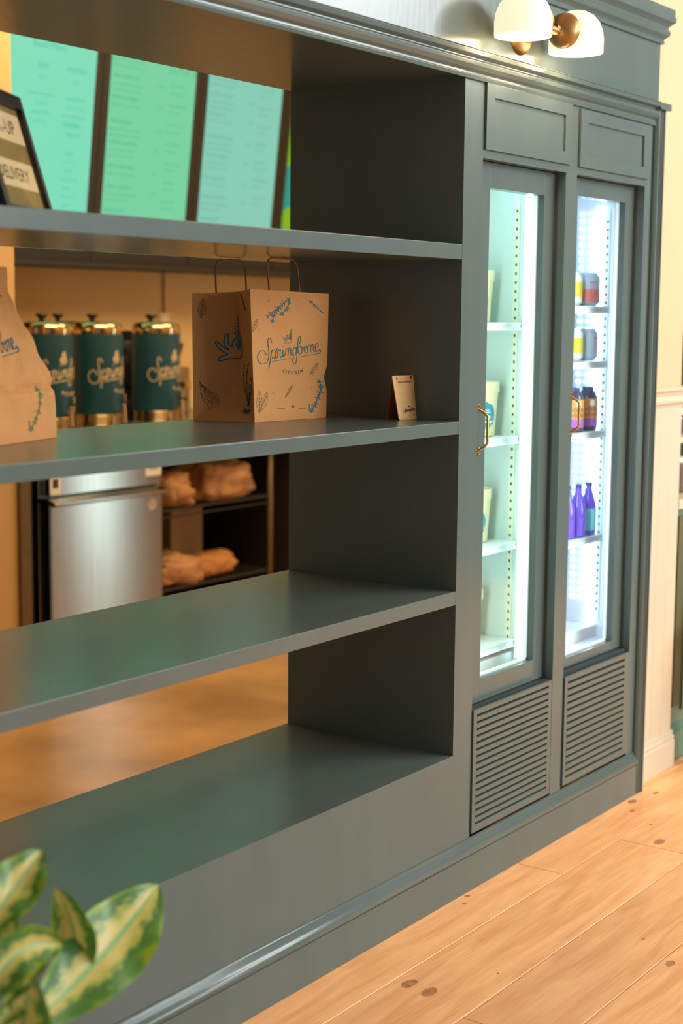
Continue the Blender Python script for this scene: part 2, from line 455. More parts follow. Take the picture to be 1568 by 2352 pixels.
def leaf_art(x0, y0, x1, y1, w, veins=5):
    a = Vector((x0, y0)); b = Vector((x1, y1)); d = b-a; n = Vector((-d.y, d.x)).normalized()*w
    o = [[tuple(a), tuple(a+d*.25+n*.8), tuple(a+d*.55+n), tuple(a+d*.85+n*.45), tuple(b)],
         [tuple(a), tuple(a+d*.25-n*.8), tuple(a+d*.55-n), tuple(a+d*.85-n*.45), tuple(b)],
         [tuple(a-d*.08), tuple(a+d*.5), tuple(a+d*.92)]]
    for i in range(veins):
        t = .15+.7*i/veins
        for s_ in (1, -1):
            p = a+d*t
            o.append([tuple(p), tuple(p+d*.1+n*s_*.6*math.sin(math.pi*min(1, t+.15)))])
    return o
def sprig(pts, size, k=7):
    o = [pts]; L = smooth_line(pts, 4)
    for i in range(1, len(L)-1):
        d = (L[i+1]-L[i-1]).normalized(); n = Vector((-d.y, d.x, 0))
        for s_ in (1, -1):
            p = L[i]; e = p+(d*.8+n*s_)*size*(.6+.4*math.sin(i*2.3))
            o.append([(p.x, p.y), ((p.x+e.x)/2+d.x*size*.2, (p.y+e.y)/2+d.y*size*.2), (e.x, e.y)])
    return o

# ================================================================== STRUCTURE
H = 3.2
# oak floor of the shop: base slab + planks
base = MB().box(-5, 4, -6, .0, -.06, -.016)
floor = struct('floor', base, M['knot'], 'pale oak plank floor of the shop with dark knots')
rowy = [0.0, -.143]
while rowy[-1] > -3.4: rowy.append(rowy[-1]-.203)
joints = {0: [-2.9, -1.62, .30, 1.95], 1: [-3.4, -1.3, .62, 2.3], 2: [-2.6, -.52, 1.35], 3: [-3.1, -1.0, .85, 2.5], 4: [-2.3, -.15, 1.7], 5: [-3.3, -.75, 1.15]}
def plank(x0, x1, y0, y1):
    g = .0011
    prof = [(y0+g, -.016), (y0+g, -.0012), (y0+g+.0014, 0), (y1-g-.0014, 0), (y1-g, -.0012), (y1-g, -.016)]
    cx, cy = (x0+x1)/2, (y0+y1)/2
    mb = MB().prism([(a-cy, b) for a, b in prof], 'x', x0+g-cx, x1-g-cx)
    return mk('plank', mb, M['oak'], floor, loc=(cx, cy, 0))
for k in range(len(rowy)-1):
    js = joints.get(k, [-3.0+.53*((k*7) % 5), -.9+.53*((k*7) % 5), 1.2+.53*((k*7) % 5)])
    xs = [-4.0]+[j for j in js if j > -3.9]+[4.0]
    for a, b in zip(xs, xs[1:]): plank(a, b, rowy[k+1], rowy[k])
# the strip of floor in front of the wall right of the unit
plank(1.032, 4.0, .0, .036)
# knots let into the planks
for (x, y, r, s_) in [(-.451, -.177, .014, 1.7), (-.461, -.232, .013, 1.9), (.937, -.034, .011, 1.8), (.666, -.236, .013, 1.8), (-.036, -.57, .010, 1.6), (.035, -.026, .006, 1.4), (-.01, -.045, .004, 1.6), (.86, -.07, .006, 1.8), (1.05, -.055, .007, 2.2), (-.30, -.30, .003, 1.2), (.78, -.16, .004, 1.4), (.05, -.47, .004, 1.6), (-.62, -.61, .005, 1.5)]:
    mb = MB()
    n = 14
    mb.add([(x, y, .0004)]+[(x+r*s_*math.cos(t*2*math.pi/n)*(1+.25*noise.noise(Vector((x*9, t, 0)))), y+r*math.sin(t*2*math.pi/n)*(1+.3*noise.noise(Vector((y*9, t, 5)))), .0003) for t in range(n)], [(0, 1+t, 1+(t+1) % n) for t in range(n)])
    mk('knot', mb, M['knot'], floor)
# kitchen floor
struct('floor_kitchen', MB().box(-3, 5, .0, 5.2, -.06, -.002), M['concrete'], 'polished brown concrete floor of the kitchen behind the shelves')
struct('ceiling', MB().box(-5, 4.2, -6, 5.2, H, H+.1), M['ceiling'], 'pale ceiling over shop and kitchen')
# wall above and right of the unit, flush with it
wm = MB().box(1.032, 1.340, .036, .16, 0, H).box(-4.6, 1.032, .0362, .16, 2.2005, H)
wr = struct('wall_right', wm, M['plaster'], 'cream wall beside and above the dark built-in unit')
# tongue-and-groove boards below the chair rail
for i in range(4):
    x0 = 1.033+i*.0765; x1 = x0+.0765
    mb = MB().prism([(x0+.0005, .036), (x0+.0005, .0305), (x0+.004, .0285), (x1-.004, .0285), (x1-.0005, .0305), (x1-.0005, .036)], 'z', .105, 1.11)
    mk('board', mb, M['trim_cream'], wr)
cr = [(.036, 1.105), (.028, 1.105), (.026, 1.113), (.018, 1.118), (.016, 1.126), (.024, 1.138), (.018, 1.15), (.010, 1.156), (.010, 1.166), (.036, 1.166)]
struct('trim_1', MB().prism(cr, 'x', 1.032, 1.352), M['trim_cream'], 'cream chair rail moulding on the right wall', bevel=.001)
bb = [(.036, 0), (.016, 0), (.016, .078), (.020, .084), (.018, .092), (.024, .098), (.024, .108), (.030, .113), (.036, .115)]
struct('baseboard_right', MB().prism(bb, 'x', 1.032, 1.346), M['trim_cream'], 'tall cream baseboard at the foot of the right wall', bevel=.001)
# kitchen shell
struct('wall_kitchen_back', MB().box(-3, 5, 3.25, 3.4, 0, H), M['plaster_tan'], 'tan kitchen wall behind the coffee urns')
struct('wall_kitchen_right', MB().box(4.2, 4.35, .6, 3.3, 0, H), M['plaster_tan'], 'tan kitchen wall at the far right')
pw = struct('wall_kitchen_partition', MB().box(-3, .598, 2.1, 2.24, 0, H), M['plaster_tan'], 'tan partition wall ending beside the menu screens')
struct('trim_2', MB().box(.592, .640, 2.084, 2.0995, 0, .93).box(.5985, .640, 2.0995, 2.20, 0, .93), M['guard'], 'bronze corner guard on the end of the kitchen partition', bevel=.002)

# ================================================================== BUILT-IN UNIT
ZB, ZT, D = .3457, 1.8957, .485
XL = -2.25
unit = thing('shelving_unit', 'long slate-grey painted built-in unit with open shelves and two cooler bays', 'shelving', (0, 0, 0))
P = M['paint']
mk('side_panel', MB().box(0, .022, .020, D, ZB-.03, ZT+.001), P, unit)
mk('side_panel', MB().box(XL-.03, XL, .0, D, 0, ZT), P, unit, bevel=.0012)
for zt, th in ((1.5252, .034), (1.1283, .0295), (.7363, .0325)):
    mk('shelf', MB().box(XL, -.0002, .0, D, zt-th, zt), P, unit, bevel=.0012)
mk('bottom_shelf', MB().box(XL, -.0002, .0195, D, ZB-.03, ZB), P, unit)
mk('top_panel', MB().box(XL, .020, .0195, D, ZT, ZT+.03), P, unit)
# front frame: one flush face around the opening and the two bays
ff = MB()
ff.box(XL, .083, .0, .0199, .122, ZB)
ff.box(0, .083, .0, .0199, ZB, 1.94)
ff.box(XL, 0, .0, .0199, ZT, 1.94)
ff.box(.083, .957, .0, .0199, 1.722, 1.94)
ff.box(.957, 1.002, .0, .0199, .122, 1.94)
ff.box(.492, .552, .0, .0199, .122, 1.722)
mk('face_frame', ff, P, unit)
mk('rail', MB().box(.083, .957, .012, .04, .122, .436), M['paint_shaded'], unit)  # dark backing sheet standing in for the shade behind the vent slots
mk('mullion', MB().box(.492, .552, .020, .064, .122, 1.722), P, unit)
mk('stile', MB().box(.957, 1.002, .020, .064, .122, 1.93), P, unit)
mk('jamb', MB().box(.083, .0865, .020, .064, .436, 1.722), P, unit)
mk('bay_light_stop', MB().box(.0225, 1.029, .020, D, 1.7222, 1.93), P, unit)  # unseen block added to stop kitchen light leaking over the doors
mk('bay_back', MB().box(.0225, 1.029, D-.012, D, .0, 1.722), P, unit)
# back skirt behind the apron so the plinth is solid
mk('back_apron', MB().box(XL, 0, D-.02, D, 0, ZB-.03), P, unit)
# fluted casing at the right end
xs0, xs1 = 1.000, 1.043
prof = [(xs0, .036), (xs0, -.006), (1.004, -.012), (1.008, -.016), (1.0115, -.016), (1.0125, -.0125), (1.017, -.0125), (1.018, -.016), (1.0215, -.016), (1.0225, -.0125), (1.027, -.0125), (1.028, -.016), (1.0315, -.016), (1.0325, -.0125), (1.036, -.0125), (1.037, -.0175), (xs1, -.0175), (xs1, .036)]
mk('casing', MB().prism(prof, 'z', 0, 1.93), P, unit, bevel=.0008)
# ledge moulding across the front
led = [(.0, 1.888), (-.006, 1.888), (-.008, 1.896), (-.005, 1.899), (-.005, 1.903), (-.012, 1.908), (-.018, 1.916), (-.019, 1.924), (-.013, 1.929), (-.013, 1.932), (-.026, 1.936), (-.028, 1.946), (-.0, 1.948)]
mk('ledge_moulding', MB().prism(led, 'x', XL, 1.0), P, unit, bevel=.0006)
mk('ledge_cap', MB().box(.985, 1.054, -.0285, .036, 1.930, 1.948).box(-2.25, .985, -.0285, .02, 1.9465, 1.9485), P, unit, bevel=.0015)
# frieze and crown
mk('frieze_panel', MB().box(XL, 1.030, .0, .036, 1.9485, 2.125), P, unit, bevel=.001)
cprof = [(0, 2.108), (-.007, 2.108), (-.008, 2.116), (-.006, 2.119), (-.010, 2.124), (-.018, 2.130), (-.020, 2.140), (-.015, 2.148), (-.016, 2.154), (-.022, 2.160), (-.030, 2.166), (-.031, 2.180), (0, 2.182)]
# swept with a mitred return on the right end
cm = MB(); n = len(cprof)
for st in range(3):
    for o, z in cprof:
        if st == 0: cm.v.append((XL, o, z))
        elif st == 1: cm.v.append((1.030-o, o, z))
        else: cm.v.append((1.030-o, .036, z))
for st in range(2):
    for i in range(n):
        cm.f.append((st*n+i, st*n+(i+1) % n, (st+1)*n+(i+1) % n, (st+1)*n+i))
cm.f += [tuple(range(n)), tuple(range(3*n-1, 2*n-1, -1))]
mk('crown_moulding', cm, P, unit, bevel=.0006)
mk('crown_top', MB().box(XL, 1.058, -.028, .0355, 2.180, 2.200), P, unit)
# baseboard with its cap bead
mk('baseboard', MB().box(XL, .9995, -.0145, .0, .0, .088), P, unit, bevel=.001)
cap = [(0, .086), (-.0145, .089), (-.0185, .094), (-.0190, .101), (-.0150, .108), (-.0085, .112), (-.0085, .1145), (-.0045, .117), (-.0045, .122), (-.001, .126), (0, .126)]
mk('baseboard_cap', MB().prism(cap, 'x', XL, .9995), P, unit, smooth=True)
# shaker panels over the coolers
for x0, x1, z0, z1 in ((.086, .509, 1.741, 1.888), (.556, .968, 1.741, 1.883)):
    fr = MB(); t = .036; y0, y1 = -.0065, -.0006
    t2 = .030
    fr.box(x0, x0+t, y0, y1, z0, z1).box(x1-t, x1, y0, y1, z0, z1).box(x0+t, x1-t, y0, y1, z0, z0+t2).box(x0+t, x1-t, y0, y1, z1-t2, z1)
    cp = mk('cabinet_panel', fr, P, unit, bevel=.0004)
    mk('inset_panel', MB().box(x0+t-.004, x1-t+.004, -.0012, -.0004, z0+t2-.004, z1-t2+.004), P, cp)
# louvred vents
def vent(x0, x1, z0, z1, sx0, sx1, sz0, sz1, n):
    y0, y1 = -.0045, .0035
    fr = MB().box(x0, sx0, y0, y1, z0, z1).box(sx1, x1, y0, y1, z0, z1).box(sx0, sx1, y0, y1, z0, sz0).box(sx0, sx1, y0, y1, sz1, z1)
    v = mk('vent_grille', fr, P, unit, bevel=.0008)
    pitch = (sz1-sz0)/(n-.64)
    gap = pitch*.36
    s0 = None
    for i in range(n-1):
        zc = sz0+gap+(pitch-gap)/2+pitch*i
        if s0 is None:
            s0 = mk('slat', MB().box(-(sx1-sx0)/2, (sx1-sx0)/2, y0, y1, -(pitch-gap)/2, (pitch-gap)/2), P, v, loc=((sx0+sx1)/2, 0, zc))
        else:
            s = s0.copy(); COL.objects.link(s); s.parent = v; s.location = ((sx0+sx1)/2, 0, zc)
vent(.0855, .482, .134, .436, .102, .463, .152, .424, 17)
vent(.556, .948, .134, .428, .572, .920, .152, .414, 15)

# ================================================================== DISPLAY COOLERS
def cooler(label, x0, x1, ox0, ox1, gx0, gx1, gz0, gz1, left):
    t = thing('display_cooler', label, 'cooler', ((x0+x1)/2, .3, .44), group=None)
    y0, y1 = .066, .470
    lm = M['liner'] if left else M['liner_white']
    z0, z1 = .447, 1.722
    w = .012
    mk('liner', MB().box(x0-w, x0, y0, y1, z0, z1).box(x1, x1+w, y0, y1, z0, z1).box(x0, x1, y1-w, y1, z0, z1).box(x0, x1, y0, y1-w, z0-.004, z0+.004).box(x0, x1, y0, y1-w, z1-.01, z1), lm, t)
    # raised floor deck
    mk('floor_deck', MB().box(x0+.001, x1-.001, .125, y1-w-.001, z0+.0045, .492 if left else .484), M['white_plastic'], t, bevel=.001)
    # door
    dy0, dy1 = .029, .060
    dz0, dz1 = .438, 1.7205
    fr = MB().box(ox0, gx0, dy0, dy1, dz0, dz1).box(gx1, ox1, dy0, dy1, dz0, dz1).box(gx0, gx1, dy0, dy1, dz0, gz0).box(gx0, gx1, dy0, dy1, gz1, dz1)
    d = mk('door', fr, M['paint'], t, bevel=.0004)
    mk('glass', MB().box(gx0-.003, gx1+.003, .041, .045, gz0-.003, gz1+.003), M['glass'], d)
    # edge seal behind the glass
    mk('seal', MB().box(gx0, gx0+.006, .046, .056, gz0, gz1).box(gx1-.006, gx1, .046, .056, gz0, gz1).box(gx0, gx1, .046, .056, gz0, gz0+.005), M['white_plastic'], d)
    # brass pull
    hx = gx0-.033 if left else gx0-.010
    hz0, hz1 = (1.043, 1.158) if left else (1.060, 1.170)
    hb = MB()
    pts = []
    for k in range(13):
        a = k/12
        off = .024*min(1, math.sin(math.pi*a)*2.6)
        pts.append((hx, dy0-.002-off, hz0+.010+(hz1-hz0-.020)*a))
    hb.tube(pts, .0032, 10)
    for zz in (hz0+.006, hz1-.006):
        hb.box(hx-.006, hx+.006, dy0-.0035, dy0+.0005, zz-.011, zz+.011)
        hb.lathe([(0, dy0-.0062), (.003, dy0-.0055), (.0035, dy0-.003)], (hx, 0, zz+(.005 if zz > 1.1 else -.005)), 10, 'y')
    mk('handle', hb, M['brass_bright'], d, smooth='auto')
    # pilaster with square holes on the right wall
    py = .137 if left else .124
    pil = mk('pilaster', MB().box(x1-.004, x1-.0003, py-.008, py+.008, .50, 1.66), M['liner_cream'] if left else M['white_plastic'], t)
    hm = None
    k = 0; z = .53
    while z < 1.64:
        if hm is None:
            hm = mk('slot', MB().box(-.0006, .0006, -.0026, .0026, -.0035, .0035), M['slot'], pil, loc=(0, 0, 0))
            hm.location = Vector((x1-.0042, py, z))-root_loc(pil)
        else:
            c = hm.copy(); COL.objects.link(c); c.parent = pil; c.location = Vector((x1-.0042, py, z))-root_loc(pil)
        z += .0225
    # vertical lamp
    la, lb = (.080, .103) if left else (.132, .158)
    mk('light_tube', MB().box(x1-.010, x1-.0005, la, lb, .475, 1.675), M['led_white'] if left else M['led_blue'], t, bevel=.002)
    # added unseen tube and area light behind the left door post, brightening the bay
    mk('light_tube', MB().box(x0+.0005, x0+.012, .072, .084, .475, 1.675), M['led_white'] if left else M['led_blue'], t, bevel=.002)
    ld = bpy.data.lights.new('cooler_fill_light', 'AREA'); ld.shape = 'RECTANGLE'; ld.size = .03; ld.size_y = 1.15
    ld.energy = 3.8 if left else 3.8; ld.color = (.80, 1, .97) if left else (.78, .88, 1)
    lo_ = bpy.data.objects.new('cooler_fill_light', ld); COL.objects.link(lo_)
    lo_.location = (x0+.016, .082, 1.08)
    lo_.rotation_euler = Vector((1, .35, 0)).to_track_quat('-Z', 'Z').to_euler()
    lo_.rotation_euler = (Vector((x1, .20, 1.08))-lo_.location).to_track_quat('-Z', 'Y').to_euler()
    mk('lamp_reflector', MB().box(x1-.003, x1-.0004, lb+.001, lb+.014, .475, 1.675) if left else MB().box(x1-.003, x1-.0004, .088, .114, .475, 1.675), M['white_plastic'], t)
    if left:
        mk('top_lamp', MB().box(x0+.03, x1-.03, .10, .16, 1.700, 1.711), M['led_white'], t)
    if not left:
        # two columns of oblong louvres on the side wall, brightness put in as glow
        fs = None
        for yc, ln in ((.204, .006), (.175, .0095)):
            z = .56
            while z < 1.66:
                c = None
                if fs is None or fs[1] != ln:
                    fs = (mk('glowing_louvre', MB().box(-.003, .003, -ln, ln, -.004, .004), M['led_blue'], t, loc=(0, 0, 0), bevel=.001), ln); c = fs[0]
                else:
                    c = fs[0].copy(); COL.objects.link(c); c.parent = t
                c.location = Vector((x1-.0032, yc, z))-root_loc(t)
                z += .0215
    return t
coolL = cooler('left glass-door drinks cooler stocked with cream tubs', .065, .500, .087, .4915, .168, .437, .492, 1.663, True)
coolR = cooler('right glass-door drinks cooler stocked with cans and bottles', .532, .998, .5525, .9565, .617, .902, .463, 1.675, False)

def cooler_shelf(t, x0, x1, yf, z):
    s = mk('shelf', MB().box(x0+.002, x1-.001, yf+.004, .450, z-.010, z-.002), M['white_plastic'], t)
    mk('price_rail', MB().prism([(yf, z-.022), (yf-.006, z-.020), (yf-.002, z-.010), (yf-.005, z-.001), (yf+.0035, z-.001), (yf+.0035, z-.022)], 'x', x0+.002, x1-.006), M['white_plastic'], s)
for z in (1.352, 1.062, .787, .527): cooler_shelf(coolL, .065, .500, .122, z)
for z in (1.398, 1.246, 1.050, .752): cooler_shelf(coolR, .532, .998, .116, z)

# tubs in the left cooler
def tub(z, x, y, h=.132, rz=0, label='', grp='cream tubs in the left cooler'):
    t = thing('paper_tub', label, 'tub', (x, y, z), rz)
    t['group'] = grp
    r0, r1 = .030, .0385
    mk('cup', MB().lathe([(0, 0), (r0, 0), (r0+.001, .004), (r1, h-.022), (r1, h-.02), (0, h-.02)], n=28), M['cream_card'], t, smooth='auto', loc=(0, 0, 0))
    mk('lid', MB().lathe([(r1+.0005, h-.026), (r1+.003, h-.026), (r1+.003, h), (r1, h+.001), (r1-.003, h-.003), (0, h-.003)], n=28), M['cream_card'], t, smooth='auto', loc=(0, 0, 0))
    def surf(u, v):  # printed disc wrapped on the cup
        rr = r0+(r1-r0)*(v/(h-.02))+.0006
        return (rr*math.cos(u/rr), rr*math.sin(u/rr), v)
    lab = MB(); n = 20
    # elliptical label, built as strips
    for k in range(10):
        va, vb = -1+2*k/10, -1+2*(k+1)/10
        for j in range(8):
            ua, ub = -1+2*j/8, -1+2*(j+1)/8
            def q(uu, vv): return surf(uu*.026*math.sqrt(max(0, 1-vv*vv)), .052+vv*.036)
            lab.add([q(ua, va), q(ub, va), q(ub, vb), q(ua, vb)], [(0, 1, 2, 3)])
    l = mk('label', lab, M['label_teal'], t, loc=(0, 0, 0))
    def surf2(u, v):
        rr = r0+(r1-r0)*(v/(h-.02))+.0011
        return (rr*math.cos(u/rr), rr*math.sin(u/rr), v)
    pr = MB()
    for a, b, w in ((.034, .040, .018),):
        for j in range(6): pr.add([surf2(-w+2*w*j/6, a), surf2(-w+2*w*(j+1)/6, a), surf2(-w+2*w*(j+1)/6, b), surf2(-w+2*w*j/6, b)], [(0, 1, 2, 3)])
    for zz, w in ((.060, .013), (.066, .010), (.050, .015), (.045, .012)):
        for j in range(6): pr.add([surf2(-w+2*w*j/6, zz), surf2(-w+2*w*(j+1)/6, zz), surf2(-w+2*w*(j+1)/6, zz+.002), surf2(-w+2*w*j/6, zz+.002)], [(0, 1, 2, 3)])
    mk('label_print', pr, M['sticker'], l, loc=(0, 0, 0))
    return t
tub(1.352, .420, .203, .128, math.radians(215), 'cream paper tub on the top shelf of the left cooler')
tub(1.062, .430, .188, .138, math.radians(225), 'cream paper tub on the second shelf of the left cooler')
tub(.787, .425, .200, .138, math.radians(215), 'cream paper tub on the third shelf of the left cooler')
tub(.527, .415, .214, .135, math.radians(215), 'cream paper tub on the lowest shelf of the left cooler')

# cans
def can(x, y, z, h, r, body, band, rz, label, b0=.0, b1=.5, word=True, grp='drink cans in the right cooler'):
    t = thing('drink_can', label, 'can', (x, y, z), rz); t['group'] = grp
    mk('body', MB().lathe([(0, .001), (r*.75, .0), (r*.82, .003), (r, .009), (r, h-.014), (r*.8, h-.003), (r*.8, h), (r*.76, h), (r*.74, h-.003), (0, h-.003)], n=28), body, t, smooth='auto', loc=(0, 0, 0))
    rr = r+.0005
    mk('label', MB().lathe([(rr, .010+(h-.026)*b0), (rr, .010+(h-.026)*b1)], n=28), band, t, smooth=True, loc=(0, 0, 0))
    if word:
        pm = MB()
        def sf(u, v):
            r3 = r+.0011
            return (r3*math.cos(-u/r3), r3*math.sin(-u/r3), v)
        ink(pm, [[(.006*math.cos(a*.52), h*.45+.009*math.sin(a*.52)) for a in range(13)]], .0018, sf, 2)
        ink(pm, [[(.012*math.cos(a*.52), h*.45+.016*math.sin(a*.52)) for a in range(13)]], .001, sf, 2)
        ink(pm, [[(-.012+.024*a/10, h-.026) for a in range(11)]], .004, sf, 2)
        mk('print', pm, M['can_coral'], t, loc=(0, 0, 0))
    return t
can(.946, .163, 1.398, .091, .0395, M['can_blue'], M['can_coral'], math.radians(238), 'pale blue and coral can at the front of the top shelf, right cooler', 0, .55)
can(.871, .172, 1.398, .091, .0325, M['white_plastic'], M['can_yellow'], math.radians(230), 'yellow-labelled can behind the coral can on the top shelf', .2, .85, False)
can(.940, .154, 1.246, .089, .0315, M['can_blue'], M['can_blue'], math.radians(268), 'pale blue can at the front of the second shelf, right cooler', .02, .98)
can(.872, .166, 1.246, .089, .0325, M['white_plastic'], M['can_yellow'], math.radians(230), 'yellow-labelled can behind the pale blue can on the second shelf', .2, .85, False)

# jars with orange labels
def brew(x, y, z, label):
    r, h = .0275, .118
    t = thing('brew_bottle', label, 'bottle', (x, y, z), math.radians(235)); t['group'] = 'orange-labelled bottles in the right cooler'
    mk('bottle_body', MB().lathe([(0, .001), (r*.9, 0), (r, .004), (r, h*.78), (r*.75, h*.92), (r*.5, h*.97), (r*.5, h), (0, h)], n=28), M['bottle_brown'], t, smooth='auto', loc=(0, 0, 0))
    mk('cap', MB().lathe([(r*.52, h*.955), (r*.58, h*.955), (r*.58, h+.004), (0, h+.005)], n=20), M['cap'], t, smooth='auto', loc=(0, 0, 0))
    a = mk('label', MB().lathe([(r+.0006, h*.30), (r+.0006, h*.76)], n=28), M['label_orange'], t, smooth=True, loc=(0, 0, 0))
    mk('label', MB().lathe([(r+.0006, h*.10), (r+.0006, h*.30)], n=28), M['label_purple'], t, smooth=True, loc=(0, 0, 0))
    def sf(u, v):
        r3 = r+.0013
        return (r3*math.cos(-u/r3), r3*math.sin(-u/r3), v)
    disc = MB()
    for k in range(12):
        a0, a1 = k*math.pi/6, (k+1)*math.pi/6
        disc.add([sf(0, h*.66), sf(.0085*math.cos(a0), h*.66+.0085*math.sin(a0)), sf(.0085*math.cos(a1), h*.66+.0085*math.sin(a1))], [(0, 1, 2)])
    mk('badge', disc, M['sticker'], a, loc=(0, 0, 0))
    pm = MB()
    for row, word in ((h*.47, 'ALTHA'), (h*.34, 'MOODY')):
        for i in range(5):
            u = -.018+i*.0085
            ink(pm, [[(u, row), (u, row+.010)], [(u+.0045, row), (u+.0045, row+.010)], [(u, row+(.010 if i % 2 else .005)), (u+.0045, row+(.010 if i % 2 else .005))]], .0013, sf, straight=True)
    mk('print', pm, M['bottle_brown'], a, loc=(0, 0, 0))
brew(.862, .148, 1.050, 'dark bottle with orange label at the front of the third shelf')
brew(.948, .148, 1.050, 'dark bottle with orange label beside the cooler wall, third shelf')
brew(.868, .215, 1.050, 'dark bottle with orange label at the back of the third shelf')

# tall bottles
def tall(x, y, z, body, label, band=None, s=1.0):
    r, h = .0225, .150
    t = thing('drink_bottle', label, 'bottle', (x, y, z), math.radians(235)); t['group'] = 'tall bottles in the right cooler'
    mk('bottle_body', MB().lathe([(0, .003), (r*.6, .002), (r*.9, 0), (r, .004), (r, h*.52), (r*.86, h*.62), (r*.5, h*.80), (r*.36, h*.88), (r*.36, h*.94), (0, h*.94)], n=28), body, t, smooth=True, loc=(0, 0, 0))
    mk('cap', MB().lathe([(r*.38, h*.92), (r*.44, h*.92), (r*.42, h*.985), (0, h)], n=20), M['cap'], t, smooth='auto', loc=(0, 0, 0))
    if band:
        mk('label', MB().lathe([(r+.0006, .012), (r+.0006, h*.5)], n=28), band, t, smooth=True, loc=(0, 0, 0))
tall(.838, .148, .752, M['bottle_purple'], 'purple bottle nearest the door frame on the fourth shelf')
tall(.892, .141, .752, M['bottle_purple'], 'purple bottle in the middle of the row on the fourth shelf')
tall(.958, .141, .752, M['bottle_purple'], 'bottle with aqua label next to the cooler wall, fourth shelf', M['label_aqua'])

# ================================================================== WALL LAMP
sc = thing('wall_sconce', 'brass double wall lamp with two white opal glass shades above the coolers', 'lamp', (.235, 0, 2.02))
YL = -.083
mk('backplate', MB().lathe([(0, -.020), (.020, -.020), (.034, -.017), (.046, -.008), (.049, -.0005), (0, -.0005)], (.240, 0, 2.018), 36, 'y'), M['brass'], sc, smooth='auto')
mk('arm', MB().tube([(.238, -.018, 2.018), (.236, -.05, 2.018), (.235, YL, 2.020)], .009, 14).lathe([(0, .202), (.0105, .202), (.0105, .268), (0, .268)], (0, YL, 2.020), 18, 'x'), M['brass'], sc, smooth='auto')
for cx, s in ((.106, 1), (.364, -1)):
    # bell-shaped glass holder on the side of the shade, axis along the wall
    hx = [(0, .018), (.010, .018), (.011, .030), (.022, .036), (.036, .050), (.041, .066), (.0405, .068), (.030, .054), (0, .050)]
    bell = MB().lathe([(r, (.235-cx)*0+(cx+s*(.129-h))) for r, h in hx], (0, YL, 2.026), 36, 'x')
    holder = mk('shade_holder', bell, M['brass'], sc, smooth='auto')
    sh = [(.0640, 1.984), (.0645, 1.990), (.0645, 2.016), (.062, 2.034), (.054, 2.054), (.040, 2.070), (.022, 2.079), (0, 2.082)]
    sd = mk('lamp_shade', MB().lathe(sh, (cx, YL, 0), 48), M['opal'], sc, smooth=True)
    inn = [(.0640, 1.984), (.0615, 1.984), (.0610, 2.014), (.058, 2.032), (.050, 2.050), (.036, 2.065), (0, 2.076)]
    mk('shade_lining', MB().lathe(inn, (cx, YL, 0), 48), M['opal_in'], sd, smooth=True)
    mk('bulb', MB().lathe([(0, 2.000), (.012, 2.003), (.018, 2.014), (.016, 2.028), (.010, 2.040), (.009, 2.055), (0, 2.055)], (cx, YL, 0), 20), M['opal_in'], sd, smooth=True)
    l = bpy.data.lights.new('lamp_light', 'POINT'); l.energy = 2.5; l.color = (1, .70, .40); l.shadow_soft_size = .05
    lo = bpy.data.objects.new('lamp_light', l); COL.objects.link(lo); lo.location = (cx, YL, 1.975)

# ================================================================== PAPER BAGS
def clamp(a, b, c): return max(b, min(c, a))
bagloc = Vector((-.24, .38, 1.1288))
bag = thing('paper_bag', 'open kraft paper bag with twisted handles and teal print in the middle of the shelf', 'bag', bagloc)
zb = 1.1288
A0, B0, C0 = Vector((-.392, .455, zb)), Vector((-.352, .312, zb)), Vector((-.112, .292, zb))
D0 = A0+(C0-B0)
Ht = .285
sx = (C0-B0).normalized(); ny = (A0-B0).normalized()
# corner positions at height fraction t
def corner(c, t):
    l = {'A': A0, 'B': B0, 'C': C0, 'D': D0}[c].copy()
    l.z = zb+Ht*t
    if c == 'B': l += sx*(-.006*t/1)-Vector((.004, -.005, 0))*t; l.z += .006*t
    if c == 'C': l += sx*(.006*t) - sx*.010*math.exp(-((t-.33)/.07)**2)
    if c == 'A': l += Vector((-.004*t, 0, 0)); l.z -= .004*t
    return l
def depth_front(u, t):
    tent = t/.33 if t < .33 else max(0, 1-(t-.33)/.36)
    d = .003*math.sin(math.pi*u)*math.sin(math.pi*t)-.011*tent*(.35+.65*math.sin(math.pi*u))
    d += .0022*noise.noise(Vector((u*4, t*5, 1.5)))*math.sin(math.pi*u)
    d -= .004*math.exp(-((t-.66)/.10)**2)*math.sin(math.pi*u)
    return d
def front(u, t, off=0.0):
    p = corner('B', t).lerp(corner('C', t), u)
    return p-ny*(depth_front(clamp(u, 0, 1), t)*min(1, 6*u, 6*(1-u))+off)
def gusset(side, u, t, off=0.0):
    a, b = ('A', 'B') if side == 'L' else ('D', 'C')
    p = corner(a, t).lerp(corner(b, t), u)
    m = 1-abs(2*u-1)
    w = .052 if side == 'L' else .020
    if t < .33:
        # flat triangular panel bounded by the diagonals
        k = t/.33
        fold = max(0, m-(1-k))/max(k, 1e-6) if k > 0 else 0
        ins = w*(k*min(1, m)) if m < k else w*k*k/ max(k, 1e-6)*1.0
        ins = w*min(m, k)
    else:
        ins = w*m
    sgn = 1 if side == 'L' else -1
    return p+sx*sgn*(ins-off)
bm_ = MB()
bm_.grid(lambda u, v: front(u, v), 24, 60, False)
bm_.grid(lambda u, v: gusset('L', u, v), 24, 60, False)
bm_.grid(lambda u, v: gusset('R', u, v), 12, 60, False)
bm_.grid(lambda u, v: corner('A', v).lerp(corner('D', v), u)+ny*(.006*math.sin(math.pi*u)*math.sin(math.pi*v)), 24, 60, False)
bm_.add([A0, B0, C0, D0], [(0, 1, 2, 3)])
for v in bm_.v[:]: pass
body = mk('bag_body', bm_, M['kraft'], bag)
